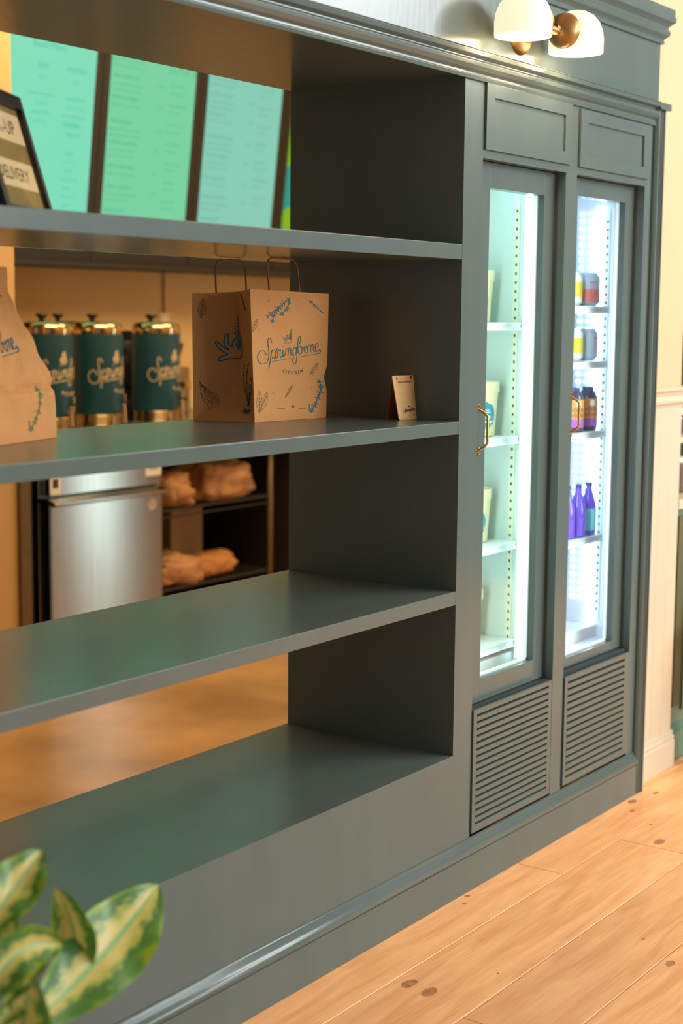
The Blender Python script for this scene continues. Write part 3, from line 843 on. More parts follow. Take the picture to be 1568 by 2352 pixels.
bmx = bmesh.new(); bmx.from_mesh(body.data); bmesh.ops.remove_doubles(bmx, verts=bmx.verts, dist=.0004); bmesh.ops.recalc_face_normals(bmx, faces=bmx.faces); bmx.to_mesh(body.data); bmx.free()
body.modifiers.new('solid', 'SOLIDIFY').thickness = .0005
# twisted handles
def handle(p0, p1, hgt, lean):
    pts = []
    for k in range(25):
        a = k/24
        q = p0.lerp(p1, clamp((a-.30)/.40, 0, 1)) if True else None
        if a < .38: zz = hgt*math.sin(a/.38*math.pi/2)**.9
        elif a > .62: zz = hgt*math.sin((1-a)/.38*math.pi/2)**.9
        else: zz = hgt
        s = .5-.5*math.cos(math.pi*clamp((a-.16)/.68, 0, 1))
        q = p0.lerp(p1, s)
        q = q+Vector((0, 0, zz))+lean*(zz/hgt)
        q += Vector((0, 0, .0008*math.sin(k*3)))
        pts.append(q)
    pts.insert(0, pts[0]-Vector((0, 0, .03)))
    pts.append(pts[-1]-Vector((0, 0, .03)))
    return MB().tube(pts, .0021, 8)
mk('handle', handle(front(.25, 1, -.004), front(.64, 1, -.004), .072, Vector((-.006, .004, 0))), M['kraft_dark'], bag, smooth=True)
bk = lambda u: corner('A', 1).lerp(corner('D', 1), u)-ny*.004
mk('handle', handle(bk(.29), bk(.69), .075, Vector((0, .004, 0))), M['kraft_dark'], bag, smooth=True)
# print on the front: sheet 1568 x 1291 placed on the panel
def px_front(px, py):
    l = 568+(py-670)/300*15 if py > 670 else 568
    r_ = 752-(py-683)/279*9
    u = (px-l)/(r_-l)
    top = 670+(683-670)*u; bot = 970-(970-962)*u
    return u, 1-(py-top)/(bot-top)
def S_front(px, py):
    u, t = px_front(px, py)
    return front(u, t, .0009)
def art_front(X, Y): return S_front(570+X/9.22, 740+Y/9.22)
mb = MB(); ink(mb, WORD, 13.5, art_front, 5); mk('logo', mb, M['ink_teal'], bag)
mb = MB(); ink(mb, KITCHEN, 9, art_front, straight=True); mk('logo_text', mb, M['ink_teal'], bag)
mb = MB(); ink(mb, SMALL_HAND, 7, art_front, 3); mk('logo_hand', mb, M['ink_teal'], bag)
mb = MB()
Z5 = lambda x, y: (420+x/4.356, 660+y/4.356)   # second sheet
def z5(st): return [[Z5(*p) for p in s] for s in st]
ink(mb, z5(sprig([(1045, 130), (960, 190), (880, 260), (810, 310)], 34)+sprig([(1040, 150), (1000, 240), (930, 300)], 26)+sprig([(950, 200), (880, 290), (860, 380)], 26)+sprig([(1235, 160), (1300, 220), (1385, 290)], 20)), 1.3, S_front, 3)
ink(mb, z5(sprig([(1360, 930), (1370, 1000), (1345, 1080), (1300, 1180), (1250, 1250)], 34)+sprig([(1240, 1180), (1250, 1260)], 30)+sprig([(1300, 1190), (1250, 1262)], 24)), 1.5, S_front, 3)
mk('botanical_print', mb, M['ink_teal'], bag)
mb = MB()
ink(mb, z5(leaf_art(750, 1250, 755, 1035, 28)+leaf_art(755, 1250, 840, 1055, 32)+leaf_art(662, 470, 718, 332, 22, 4)+leaf_art(1290, 890, 1335, 772, 20, 3)+leaf_art(1018, 1110, 1103, 992, 9, 0)), .45, S_front, 3)
for x, y in ((823, 165), (738, 430), (902, 1065), (1325, 315), (1287, 1022)):
    ink(mb, z5([[(x+6, y-6), (x-6, y-6), (x-6, y+6), (x+6, y+6)]]), .4, S_front, 2)
mk('leaf_print', mb, M['ink_dark'], bag)
# small footer line: web address, hand mark, handle name
def text_mesh(txt, size, surf, x, y, mb, spacing=1.0, align='LEFT', ysign=1):
    cu = bpy.data.curves.new('t', 'FONT'); cu.body = txt; cu.size = size; cu.align_x = align; cu.space_character = spacing; cu.resolution_u = 2
    ob = bpy.data.objects.new('t', cu); COL.objects.link(ob)
    dg = bpy.context.evaluated_depsgraph_get()
    me = bpy.data.meshes.new_from_object(ob.evaluated_get(dg))
    vs = [surf(x+v.co.x, y+ysign*v.co.y) for v in me.vertices]
    mb.add(vs, [tuple(p.vertices) for p in me.polygons])
    bpy.data.objects.remove(ob); bpy.data.curves.remove(cu); bpy.data.meshes.remove(me)
mb = MB()
text_mesh('springbone.com', 3.6, S_front, *Z5(922, 1222), mb, .85, ysign=-1)
text_mesh('@springbone', 3.6, S_front, *Z5(1134, 1222), mb, .85, ysign=-1)
ink(mb, z5(moved(HAND+SPROUT, .055, 1084, 1200, 670, 1000)), .5, S_front, 2)
mk('footer_print', mb, M['ink_dark'], bag)
# print on the folded side
def S_side(px, py):
    l = 431+(py-680)/288*2; r_ = 568+(py-670)/300*15
    mfold = 527-(py-680)/195*4
    if py > 875: mfold = 523
    u = .5*(px-l)/(mfold-l) if px < mfold else .5+.5*(px-mfold)/(r_-mfold)
    t = 1-(py-680)/288
    return gusset('L', u, t, .0011)
Z7 = lambda x, y: (420+x/7.35, 660+y/7.35)
z7 = lambda st: [[Z7(*p) for p in s] for s in st]
mb = MB(); ink(mb, z7(HAND), 3.0, S_side, 6); ink(mb, z7(SPROUT), 1.6, S_side, 3); mk('hand_print', mb, M['ink_teal'], bag)
def side_print(art, w, n=3): mk('botanical_print', ink(MB(), z7(art), w, S_side, n), M['ink_dark'], bag)
side_print(leaf_art(225, 560, 258, 245, 55, 6), .8)
side_print([[(190, 1600), (210, 1750), (230, 1900), (370, 2085), (385, 2000), (330, 1880), (250, 1740), (190, 1600)], [(200, 1640), (300, 1790), (450, 1990), (460, 1930), (330, 1770), (200, 1640)], [(210, 1680), (360, 1830), (510, 2000), (500, 1930), (400, 1810), (230, 1690)], [(215, 1800), (260, 1900), (375, 1975)], [(240, 1760), (300, 1900), (350, 1960)]], .7, 4)
side_print(sprig([(865, 185), (910, 300), (960, 420), (985, 470)], 16), 1.6)
rays = [[(1030+14*math.cos(a*math.pi/9), 2060+18*math.sin(a*math.pi/9)), (1030+62*math.cos(a*math.pi/9), 2060+80*math.sin(a*math.pi/9))] for a in range(11)]
side_print(rays+sprig([(925, 1320), (895, 1500), (905, 1700), (985, 1900), (1030, 2020)], 26)+sprig([(1040, 1310), (985, 1500), (985, 1750), (1030, 1990)], 34)+sprig([(1090, 1520), (1060, 1700), (1050, 1850), (1035, 2000)], 34)+sprig([(1130, 1560), (1110, 1750), (1045, 1990)], 26), 1.3)

# crumpled bag at the left edge
cb_loc = Vector((-1.05, .38, 1.1288))
cb = thing('paper_bag', 'crumpled kraft paper bag with rolled top at the left end of the middle shelf', 'bag', cb_loc)
Cc = Vector((-.932, .330, 1.1288)); dx = Vector((-.957, -.29, 0)).normalized()*.25; dyv = Vector((-.05, .135, 0))
rows = [(0, 1.0, 1.0), (.28, .985, 1.0), (.34, .965, .96), (.42, .90, .85), (.55, .78, .62), (.66, .66, .45), (.78, .58, .28), (.86, .52, .16), (1.0, .52, .10)]
Hc = .318
def rowat(t):
    for a, b in zip(rows, rows[1:]):
        if t <= b[0]:
            k = (t-a[0])/(b[0]-a[0]); return a[1]+(b[1]-a[1])*k, a[2]+(b[2]-a[2])*k
    return rows[-1][1:]
def cfront(u, t, back=0, off=0):
    w, d = rowat(t)
    uu = .5+(u-.5)*w if True else u
    p = Cc+dx*(1-uu)+dyv*(.5-.5*d+(d if back else 0))
    p.z = 1.1288+Hc*t
    # creases
    nrm = Vector((-.29, .957, 0)).cross(Vector((0, 0, 1))) if False else Vector((.29, -.957, 0))
    wr_ = .010*noise.noise(Vector((u*3.1, t*4.0, 3+back*5)))+.005*noise.noise(Vector((u*8, t*9, 9+back)))
    wr_ *= min(1, t*3)
    wr_ += -.007*math.exp(-((t-.31)/.025)**2)
    return p+nrm*(wr_*(1 if not back else -1)+off)
mbb = MB()
mbb.grid(lambda u, v: cfront(u, v), 24, 36, False)
mbb.grid(lambda u, v: cfront(u, v, 1), 24, 36, False)
mbb.grid(lambda u, v: cfront(0, v).lerp(cfront(0, v, 1), u)+Vector((.018*math.sin(math.pi*u)*min(1, v*2), 0, 0)), 8, 36, False)
mbb.grid(lambda u, v: cfront(1, v).lerp(cfront(1, v, 1), u)-Vector((.018*math.sin(math.pi*u)*min(1, v*2), 0, 0)), 8, 36, False)
mbb.add([cfront(0, 0), cfront(1, 0), cfront(1, 0, 1), cfront(0, 0, 1)], [(0, 1, 2, 3)])
b2 = mk('bag_body', mbb, M['kraft'], cb)
bmx = bmesh.new(); bmx.from_mesh(b2.data); bmesh.ops.remove_doubles(bmx, verts=bmx.verts, dist=.0005); bmesh.ops.recalc_face_normals(bmx, faces=bmx.faces); bmx.to_mesh(b2.data); bmx.free()
b2.modifiers.new('solid', 'SOLIDIFY').thickness = .0006
# the same print on this bag, u runs left to right
def S_cb(X, Y):  # 1568 x 1291 sheet mapped to whole face
    u = (570+X/9.22-575)/170-.25; t = 1-(740+Y/9.22-676)/290
    return cfront(u, t, 0, .0012)
mb = MB(); ink(mb, [st for st in WORD if min(q[0] for q in st) > 980], 17, S_cb, 5); mk('logo', mb, M['ink_teal'], cb)
def S_cb2(px, py):
    return cfront((px-575)/170-.17, 1-(py-676)/290, 0, .0012)
olive = mat('olive_ink', (98, 112, 72), .7)
for art in (sprig([(1360, 930), (1370, 1000), (1345, 1080), (1300, 1180), (1250, 1250)], 34)+sprig([(1240, 1180), (1250, 1260)], 30)+sprig([(1300, 1190), (1250, 1262)], 24),
            sprig([(1235, 160), (1300, 220), (1385, 290)], 20), leaf_art(750, 1250, 755, 1035, 28)):
    mk('botanical_print', ink(MB(), z5(art), 1.4, S_cb2, 3), olive, cb)

# ================================================================== WOODEN TABLE TENT
tt = thing('table_tent', 'small folded bamboo sign with engraved print at the right end of the shelf', 'sign', (-.02, .13, 1.1285))
P0, P1 = Vector((-.0615, .122, 1.1285)), Vector((.0165, .112, 1.1285))   # bottom edge, left to right
tdir = (P1-P0).normalized(); tn = Vector((tdir.y, -tdir.x, 0))
lean = Vector((-.012, .013, .101))   # bottom to top
def tpt(u, v, off=0): return P0+(P1-P0)*u+lean*v+tn*off
def rounded_panel(f, w, h, r, th):
    pts = []
    for cx_, cy_, a0 in ((w-r, h-r, 0), (r, h-r, 90), (r, r, 180), (w-r, r, 270)):
        for k in range(6):
            a = math.radians(a0+k*18)
            pts.append(((cx_+r*math.cos(a))/w, (cy_+r*math.sin(a))/h))
    n = len(pts); mb = MB()
    mb.add([f(u, v, 0) for u, v in pts]+[f(u, v, -th) for u, v in pts], [tuple(range(n)), tuple(range(2*n-1, n-1, -1))]+[(i, (i+1) % n, (i+1) % n+n, i+n) for i in range(n)])
    return mb
mk('front_board', rounded_panel(lambda u, v, o: tpt(u, v, o), .0786, .1026, .004, .0022), M['bamboo'], tt)
Q0 = Vector((-.046, .166, 1.1285))
backlean = P0+lean-Q0-tn*.003
mk('back_board', rounded_panel(lambda u, v, o: Q0+tdir*(u*.066)+Vector((backlean.x+.008, backlean.y, lean.z*1.0))*v*.985+tn*o, .066, .104, .004, .0022), M['bamboo_dark'], tt)
def S_t(X, Y): # sheet 1568x1568 -> board; corners (460,240),(1010,225),(1165,1365),(620,1395)
    v = 1-(Y-235)/(1385-235)
    l = 460+(1-v)*155; r_ = 1012+(1-v)*153
    return tpt((X-l)/(r_-l), v+(.5-(X-l)/(r_-l))*-.01, .0006)
mb = MB()
text_mesh('Give us feedback!', 62, S_t, 595, 420, mb, .82, ysign=-1)
ink(mb, moved(WORD, .232, 705, 1192, 160, 880), 7, S_t, 3)
ink(mb, moved(HAND+SPROUT, .06, 858, 1040, 670, 1000), 7, S_t, 2)
ink(mb, [[(840, 1215), (885, 1222), (932, 1205)]], 10, S_t, 3)
ink(mb, [[(925, 255), (905, 290), (920, 325), (935, 290), (925, 255)], [(915, 265), (920, 320)]], 12, S_t, 3)
ink(mb, [[(580, 280), (550, 300), (560, 335), (590, 340)], [(895, 1275), (870, 1295), (880, 1330), (905, 1335)]], 9, S_t, 3)
mk('engraving', mb, M['ink_black'], tt)

# ================================================================== PICK-UP SIGN ON THE TOP SHELF
ps = thing('sign_frame', 'black framed clear sign with pale labels leaning at the left end of the top shelf', 'sign', (-1.17, .14, 1.5255))
br = Vector((-1.058, .200, 1.5262)); wd = Vector((.875, .485, 0)).normalized(); sl = Vector((-.485*.060, .875*.060, .208))
nf = Vector((.485, -.875, .25)).normalized()
Wd = .25
def fp(u, v, o=0): return br-wd*Wd*(1-u)+sl*v+nf*o
def fbox(mb, u0, u1, v0, v1, o0, o1):
    c = [fp(u, v, o) for o in (o0, o1) for u, v in ((u0, v0), (u1, v0), (u1, v1), (u0, v1))]
    return mb.add(c, [(0, 1, 2, 3), (7, 6, 5, 4), (0, 4, 5, 1), (1, 5, 6, 2), (2, 6, 7, 3), (3, 7, 4, 0)])
mb = MB(); tu, tv = .075, .05
fbox(mb, 0, tu, 0, 1, -.012, .004); fbox(mb, 1-tu*.7, 1, 0, 1, -.012, .004); fbox(mb, tu, 1-tu*.7, 0, tv, -.012, .004); fbox(mb, tu, 1-tu*.7, 1-tv*2.2, 1, -.012, .004)
mk('frame', mb, M['black'], ps, bevel=.001)
mk('edge_trim', fbox(MB(), 1.001, 1.02, 0, .93, -.012, -.002), M['brass_bright'], ps)
mk('backing', fbox(MB(), tu, 1-tu*.7, tv, 1-tv*2.2, -.010, -.007), mat('olive_backing', (150, 128, 78), .35, noise_amt=.12, scale=18), ps)
mk('glass', fbox(MB(), tu, 1-tu*.7, tv, 1-tv*2.2, -.002, -.0005), M['glass_clear'], ps)
for (v0, v1, txt) in ((.60, .84, 'PICK-UP'), (.22, .44, 'DELIVERY')):
    lb = mk('label', fbox(MB(), .12, .93, v0, v1, -.0068, -.0062), M['paper_white'], ps)
    mb = MB(); text_mesh(txt, .17 if len(txt) < 8 else .15, lambda x, y: fp(x, y, -.0058), .15, v0+.06, mb, 1.0)
    mk('lettering', mb, M['print_black'], lb)
# easel strut behind
mk('easel_strut', MB().prism([(0, 0), (.012, 0), (.012, .004), (0, .004)], 'z', 0, .16) if False else MB().tube([tuple(fp(.5, .8, -.014)), tuple(Vector((fp(.5, 0).x, fp(.5, 0).y, 1.5285))+Vector((-.485, .875, 0))*.11)], .003, 8), M['black'], ps)

# ================================================================== KITCHEN: MENU SCREENS
TILT = math.radians(6.6)
def screen(x0, x1, kind, label):
    zb_, hgt = 1.640, .985
    t = thing('menu_screen', label, 'screen', ((x0+x1)/2, 3.0, zb_))
    s_, c_ = math.sin(TILT), math.cos(TILT)
    def sp(x, h, o=0): return (x, 3.0-h*s_-o*c_, zb_+h*c_-o*s_)
    def sb(mb, xa, xb, ha, hb, oa, ob):
        c = [sp(x, h, o) for o in (oa, ob) for x, h in ((xa, ha), (xb, ha), (xb, hb), (xa, hb))]
        return mb.add(c, [(0, 1, 2, 3), (7, 6, 5, 4), (0, 4, 5, 1), (1, 5, 6, 2), (2, 6, 7, 3), (3, 7, 4, 0)])
    mk('housing', sb(MB(), x0-.043, x1+.043, -.055, hgt+.03, -.06, -.002), M['bezel'], t)
    cols = {1: (122, 226, 190), 2: (116, 214, 164), 3: (132, 208, 186), 4: (120, 176, 30)}
    sm = emat('lit_screen_%d' % kind, cols[kind], .92)
    if kind == 4:
        N, L = sm.node_tree.nodes, sm.node_tree.links
        tc = N.new('ShaderNodeTexCoord'); mp = N.new('ShaderNodeMapping'); mp.inputs['Rotation'].default_value = (0, .5, 0)
        L.new(tc.outputs['Object'], mp.inputs[0])
        wv = N.new('ShaderNodeTexNoise'); wv.inputs['Scale'].default_value = 3.2; L.new(mp.outputs[0], wv.inputs['Vector'])
        rp = N.new('ShaderNodeValToRGB'); rp.color_ramp.interpolation = 'CONSTANT'
        e = rp.color_ramp.elements; e[0].color = lin((0, 150, 134)); e[1].position = .5; e[1].color = lin((126, 180, 28))
        q = e.new(.44); q.color = lin((0, 150, 134)); q = e.new(.62); q.color = lin((150, 200, 140))
        L.new(wv.outputs[0], rp.inputs[0]); L.new(rp.outputs[0], N['Principled BSDF'].inputs['Emission Color'])
    pan = mk('panel', sb(MB(), x0, x1, 0, hgt, -.0022, .0), sm, t)
    if kind == 4: return t
    head = emat('menu_heading_%d' % kind, {1: (70, 196, 172), 2: (66, 176, 148), 3: (80, 176, 168)}[kind], .92)
    body_ = emat('menu_body_%d' % kind, {1: (92, 206, 176), 2: (88, 188, 148), 3: (100, 184, 168)}[kind], .92)
    hm_, bm2 = 0, 1
    def text_line(txt, size, sf, x, y, which, spacing=1.0, align='LEFT'):
        q = MB(); text_mesh(txt, size, sf, x, y, q, spacing, align)
        mk('menu_line', q, (head, body_)[which], pan)
    sf = lambda x, y: sp(x, y, .0012)
    rnd = random.Random(kind)
    if kind == 1:
        text_line('Bowl Menu', .042, sf, x0+.20, .800, hm_)
        for cx_, y_, ttl, sub_, items in ((x0+.025, .755, 'BASE', 'Pick 1', ['brown rice', 'quinoa', 'greens']),
            (x0+.262, .722, 'SIDES', 'Pick 2', ['roasted mushroom', 'broccoli', 'sweet potato', 'garlic kale']),
            (x0+.455, .722, 'PROTEIN', 'Pick 1', ['grass fed beef', 'pulled chicken', 'slow roasted pork', 'wild salmon', 'organic tofu']),
            (x0+.440, .500, 'SAUCES', 'Pick 1', ['ginger', 'romesco', 'lemon', 'house dressing', 'pesto', 'chimichurri', 'tahini', 'spicy miso', 'honey mustard'])):
            text_line(ttl, .030, sf, cx_, y_, hm_, .9, 'CENTER')
            text_line(sub_, .022, sf, cx_, y_-.045, bm2, .9, 'CENTER')
            for i, it in enumerate(items):
                text_line(it, .021, sf, cx_, y_-.11-i*.036, hm_ if i % 2 == 0 else bm2, .9, 'CENTER')
    else:
        if kind == 2: text_line('SOUPS', .062, sf, x1-.19, .800, bm2, 1.0)
        w = ['bone broth', 'grass fed beef', 'roasted vegetable', 'chicken and rice', 'ginger turmeric', 'lemon and herbs', 'miso mushroom', 'curry coconut', 'seasonal greens']
        y_ = .93; i = 0
        while y_ > .02:
            text_line(w[(i*2+kind) % 9].upper(), .021, sf, x0+.012, y_, hm_, .9)
            text_line('%d.95' % (8+i % 5), .020, sf, x0+.30, y_-.015, bm2, .9)
            text_line(w[(i*3+1) % 9]+' with '+w[(i+4) % 9], .0165, sf, x0+.012, y_-.030, bm2, .8)
            if i % 3: text_line(w[(i*5+2) % 9]+' and '+w[(i+2) % 9], .0165, sf, x0+.012, y_-.055, bm2, .8)
            y_ -= .102 if i % 2 else .088; i += 1
        y_ = .74 if kind == 2 else .80
        for i in range(7):
            text_line(w[(i+kind*2) % 9], .019, sf, x1-.175, y_, hm_ if i % 2 else bm2, .9)
            text_line(w[(i*2+kind) % 9], .016, sf, x1-.175, y_-.03, bm2, .85)
            y_ -= .085
    return t
screen(1.262, 1.828, 1, 'lit aqua menu screen with centred lists, leftmost of the row')
screen(1.918, 2.466, 2, 'lit green menu screen headed SOUPS, second in the row')
screen(2.556, 3.108, 3, 'lit pale aqua menu screen with price list, third in the row')
screen(3.200, 3.75, 4, 'lit lime and teal picture screen at the right end of the row')
for x in (1.873, 2.511, 3.154):
    pass
mbk = MB().box(1.15, 3.85, 3.068, 3.249, 1.60, 2.55)
mk_b = mk('screen_mount', mbk, M['bezel']); tag(mk_b, 'dark wall mount running behind the row of menu screens', 'mount')
lt = mk('light_shelf', MB().box(.62, 3.95, 2.975, 3.249, 1.566, 1.586), M['bezel']); tag(lt, 'long dark ledge under the row of menu screens', 'ledge')

# ================================================================== KITCHEN: COUNTER AND URNS
ct = thing('kitchen_counter', 'dark kitchen counter with steel top carrying the coffee urns', 'counter', (2.2, 2.8, 0))
CT = .905
mk('countertop', MB().box(.62, 4.1, 2.46, 3.245, CT-.035, CT), M['steel'], ct, bevel=.003)
mk('back_panel', MB().box(.62, 4.1, 3.20, 3.245, .0, CT-.036), M['dark'], ct)
mk('end_panel', MB().box(.955, 1.035, 2.50, 3.199, .0, CT-.036), M['dark'], ct)
mk('end_panel', MB().box(2.72, 4.1, 2.50, 3.199, .0, CT-.036), M['dark'], ct)

URN_R = .105
def urn_template(label, x, y, rz):
    t = thing('coffee_urn', label, 'urn', (x, y, CT), rz, 'deep green coffee urns on the kitchen counter')
    r = URN_R
    mk('base', MB().lathe([(0, .004), (r*.94, .0), (r*.96, .004), (r*.96, .040), (r*.99, .046), (0, .046)], n=40), M['chrome'], t, smooth='auto', loc=(0, 0, 0))
    mk('body', MB().lathe([(r, .046), (r*1.005, .05), (r*1.005, .375), (r, .378), (r*.98, .378)], n=48), M['urn_green'], t, smooth='auto', loc=(0, 0, 0))
    mk('lid', MB().lathe([(r*.985, .376), (r, .380), (r, .398), (r*.97, .412), (r*.88, .422), (r*.6, .427), (0, .429)], n=48), M['chrome'], t, smooth=True, loc=(0, 0, 0))
    kb = Vector((-.0, .030, 0))
    mk('knob', MB().lathe([(0, .427), (.010, .427), (.010, .436), (.020, .448), (.026, .455), (.024, .459), (0, .460)], (0, .03, 0), 24), M['black'], t, smooth='auto', loc=(0, 0, 0))
    tp = mk('tap', MB().tube([(0, -r*.9, .055), (0, -r-.045, .055)], .010, 12).tube([(0, -r-.040, .060), (0, -r-.045, .012)], .010, 12).lathe([(0, .062), (.012, .062), (.008, .085), (.012, .095), (.0, .10)], (0, -r-.040, 0), 16), M['chrome'], t, smooth='auto', loc=(0, 0, 0))
    mk('tap_lever', MB().box(-.006, .006, -r-.075, -r-.030, .096, .104), M['black'], tp, loc=(0, 0, 0), bevel=.002)
    mk('gauge', MB().tube([(.045, -r*.93, .07), (.045, -r*.93-.010, .07), (.045, -r*.93-.010, .13)], .006, 10), M['chrome'], t, smooth='auto', loc=(0, 0, 0))
    k = .192e-3
    def sf(X, Y):
        a = (X-800)*k/r
        rr = r*1.005+.0009
        return (rr*math.sin(a), -rr*math.cos(a), .215-(Y-700)*k)
    mb = MB(); ink(mb, WORD, 22, sf, 4); ink(mb, KITCHEN, 15, sf, straight=True)
    ink(mb, [[(800, 215), (770, 300), (790, 350), (830, 310), (800, 215)], [(760, 330), (740, 400), (790, 440), (850, 420), (860, 340)]], 34, sf, 3)
    ink(mb, SMALL_HAND, 12, sf, 2)
    mk('logo', mb, M['urn_ink'], t, loc=(0, 0, 0))
    return t
u3 = urn_template('green coffee urn in the middle of the front row of three', 1.651, 2.75, 0)
for x, y, rz, lab in ((2.010, 2.75, 0, 'green coffee urn nearest the open paper bag, right end of the front row'),
                      (1.363, 2.75, math.radians(-6), 'green coffee urn beside the crumpled paper bag, left of the front row'),
                      (1.735, 3.03, math.radians(20), 'green coffee urn in the back row, its knob between two front urns'),
                      ):
    c = copy_tree(u3); c.location = (x, y, CT); c.rotation_euler = (0, 0, rz); c['label'] = lab
# small things on the counter
sv = thing('thermal_server', 'dark thermal coffee server between the middle and right front urns', 'server', (2.075, 2.98, CT))
mk('server_body', MB().lathe([(0, 0), (.085, 0), (.088, .01), (.088, .33), (.080, .345), (0, .35)], n=36), M['charcoal'], sv, smooth='auto', loc=(0, 0, 0))
mk('server_lid', MB().lathe([(.082, .346), (.082, .372), (.060, .385), (0, .388)], n=36), M['black'], sv, smooth='auto', loc=(0, 0, 0))
mk('server_handle', MB().tube([(-.07, -.05, .30), (-.10, -.09, .29), (-.10, -.09, .16), (-.07, -.05, .14)], .010, 10), M['black'], sv, smooth=True, loc=(0, 0, 0))
gc = thing('spice_canister', 'lime green canister with white cap on the counter behind the crumpled bag', 'canister', (1.255, 2.92, CT))
mk('canister_body', MB().lathe([(0, 0), (.035, 0), (.036, .004), (.036, .330), (0, .330)], n=24), M['lid_green'], gc, smooth='auto', loc=(0, 0, 0))
mk('band', MB().lathe([(.037, .332), (.040, .332), (.040, .352), (.0, .352)], n=24), M['sticker'], gc, smooth='auto', loc=(0, 0, 0))
mk('cap', MB().lathe([(.030, .353), (.030, .425), (0, .428)], n=24), M['lid_green'], gc, smooth='auto', loc=(0, 0, 0))
gr = thing('coffee_grinder', 'grey steel coffee grinder on the counter right of the urns', 'grinder', (2.36, 3.0, CT))
mk('grinder_body', MB().box(-.07, .07, -.08, .08, 0, .22), M['steel'], gr, bevel=.01, loc=(0, 0, 0))
mk('hopper', MB().lathe([(.05, .22), (.075, .32), (.078, .33), (0, .335)], n=24), M['charcoal'], gr, smooth='auto', loc=(0, 0, 0))
mk('spout', MB().box(-.02, .02, -.13, -.08, .12, .16), M['chrome'], gr, bevel=.004, loc=(0, 0, 0))
cd = mk('wall_conduit', MB().tube([(2.61, 3.244, 1.566), (2.61, 3.244, 1.36)], .006, 8), mat('painted_conduit', (168, 132, 84), .6)); tag(cd, 'thin vertical conduit on the tan wall above the urns', 'conduit')
ol = thing('wall_outlet', 'pale outlet plate on the tan wall at the foot of the conduit', 'outlet', (2.61, 3.245, 1.32))
mk('plate', MB().box(-.04, .04, -.008, 0.004, -.055, .055), M['paper_white'], ol, loc=(0, 0, 0), bevel=.002)
mk('socket', MB().box(-.016, .016, -.010, -.007, .008, .04).box(-.016, .016, -.010, -.007, -.04, -.008), M['sticker'], ol, loc=(0, 0, 0))

# undercounter refrigerator
fr_ = thing('undercounter_fridge', 'stainless steel undercounter fridge with a full-width door lip', 'refrigerator', (1.42, 2.8, 0))
fx0, fx1 = 1.085, 1.735
mk('cabinet', MB().box(fx0, fx1, 2.52, 3.15, .08, .855), M['steel'], fr_, bevel=.004)
mk('control_panel', MB().box(fx0+.02, fx1, 2.475, 2.519, .668, .86), M['steel'], fr_, bevel=.003)
dd = mk('door', MB().box(fx0+.01, fx1-.004, 2.465, 2.518, .11, .655), M['steel'], fr_, bevel=.006)
mk('door_lip', MB().prism([(2.518, .648), (2.430, .632), (2.420, .640), (2.424, .650), (2.462, .662), (2.518, .664)], 'x', fx0-.005, fx1-.02), M['steel'], dd, bevel=.002)
mk('sticker', MB().lathe([(0, 2.4635), (.026, 2.4635), (.026, 2.4655)], (1.665, 0, .590), 20, 'y'), M['sticker'], dd)
mk('sticker', MB().box(1.105, 1.162, 2.4738, 2.4752, .676, .750), M['sticker'], fr_)
st2 = mk('sticker', MB().box(1.640, 1.732, 2.4738, 2.4752, .705, .790), M['sticker'], fr_)
mk('sticker_print', MB().box(1.660, 1.725, 2.4730, 2.4737, .745, .752).box(1.660, 1.712, 2.4730, 2.4737, .732, .737), M['ink_teal'], st2)
mk('sticker_print', MB().box(1.118, 1.146, 2.4730, 2.4737, .700, .735), M['print_black'], fr_)
for x in (fx0+.05, fx1-.05):
    for y in (2.58, 3.08):
        mk('leg', MB().lathe([(0, 0), (.022, 0), (.022, .01), (.015, .02), (.015, .082)], (x, y, 0), 14), M['charcoal'], fr_)

# wire rack with paper bundles
rk = thing('wire_rack', 'bronze wire shelving rack under the counter right of the steel fridge', 'rack', (2.2, 2.75, 0))
RX0, RX1, RY0, RY1 = 1.80, 2.575, 2.56, 3.05
for x in (RX0, RX1):
    for y in (RY0, RY1):
        mk('post', MB().tube([(x, y, 0), (x, y, .86)], .013, 12), M['guard'], rk, smooth=True)
for z in (.19, .535):
    mb = MB()
    for y in (RY0, RY1): mb.tube([(RX0, y, z), (RX1, y, z)], .006, 8).tube([(RX0, y, z-.03), (RX1, y, z-.03)], .004, 8)
    for x in (RX0, RX1): mb.tube([(x, RY0, z), (x, RY1, z)], .006, 8)
    for k in range(30):
        x = RX0+(RX1-RX0)*(k+.5)/30
        mb.tube([(x, RY0, z+.003), (x, RY1, z+.003)], .002, 5)
    mk('wire_shelf', mb, M['charcoal'], rk)
def bundle(cx, cy, cz, lx, ly, lz, seed, m, label, rz=0):
    mb = MB(); n1, n2 = 44, 26
    def f(u, v):
        th = u*2*math.pi; ph = (v-.5)*math.pi
        cxx, cyy, czz = math.cos(th)*math.cos(ph), math.sin(th)*math.cos(ph), math.sin(ph)
        sgn = lambda a: math.copysign(abs(a)**.6, a)
        p = Vector((sgn(cxx)*lx, sgn(cyy)*ly, sgn(czz)*lz))
        k = 1+.30*noise.noise(p*12+Vector((seed, 0, 0)))+.30*abs(noise.noise(p*24+Vector((seed, 3, 0))))+.10*noise.noise(p*60)
        p = Vector((p.x*k, p.y*k, p.z*k)); p.z = max(p.z, -lz*.98)
        return p
    mb.grid(f, n1, n2, False)
    o = mk('paper_bundle', mb, m, loc=(cx, cy, cz+lz*.98), smooth=True)
    o.rotation_euler.z = rz
    tag(o, label, 'bundle', 'paper-wrapped bundles on the wire rack')
bundle(1.945, 2.70, .541, .095, .15, .072, 2, M['kraft_light'], 'crumpled kraft bundle at the left of the rack, next to the fridge')
bundle(2.345, 2.72, .541, .160, .14, .078, 8, M['kraft_light'], 'large kraft bundle lying on the upper rack shelf by the right post')
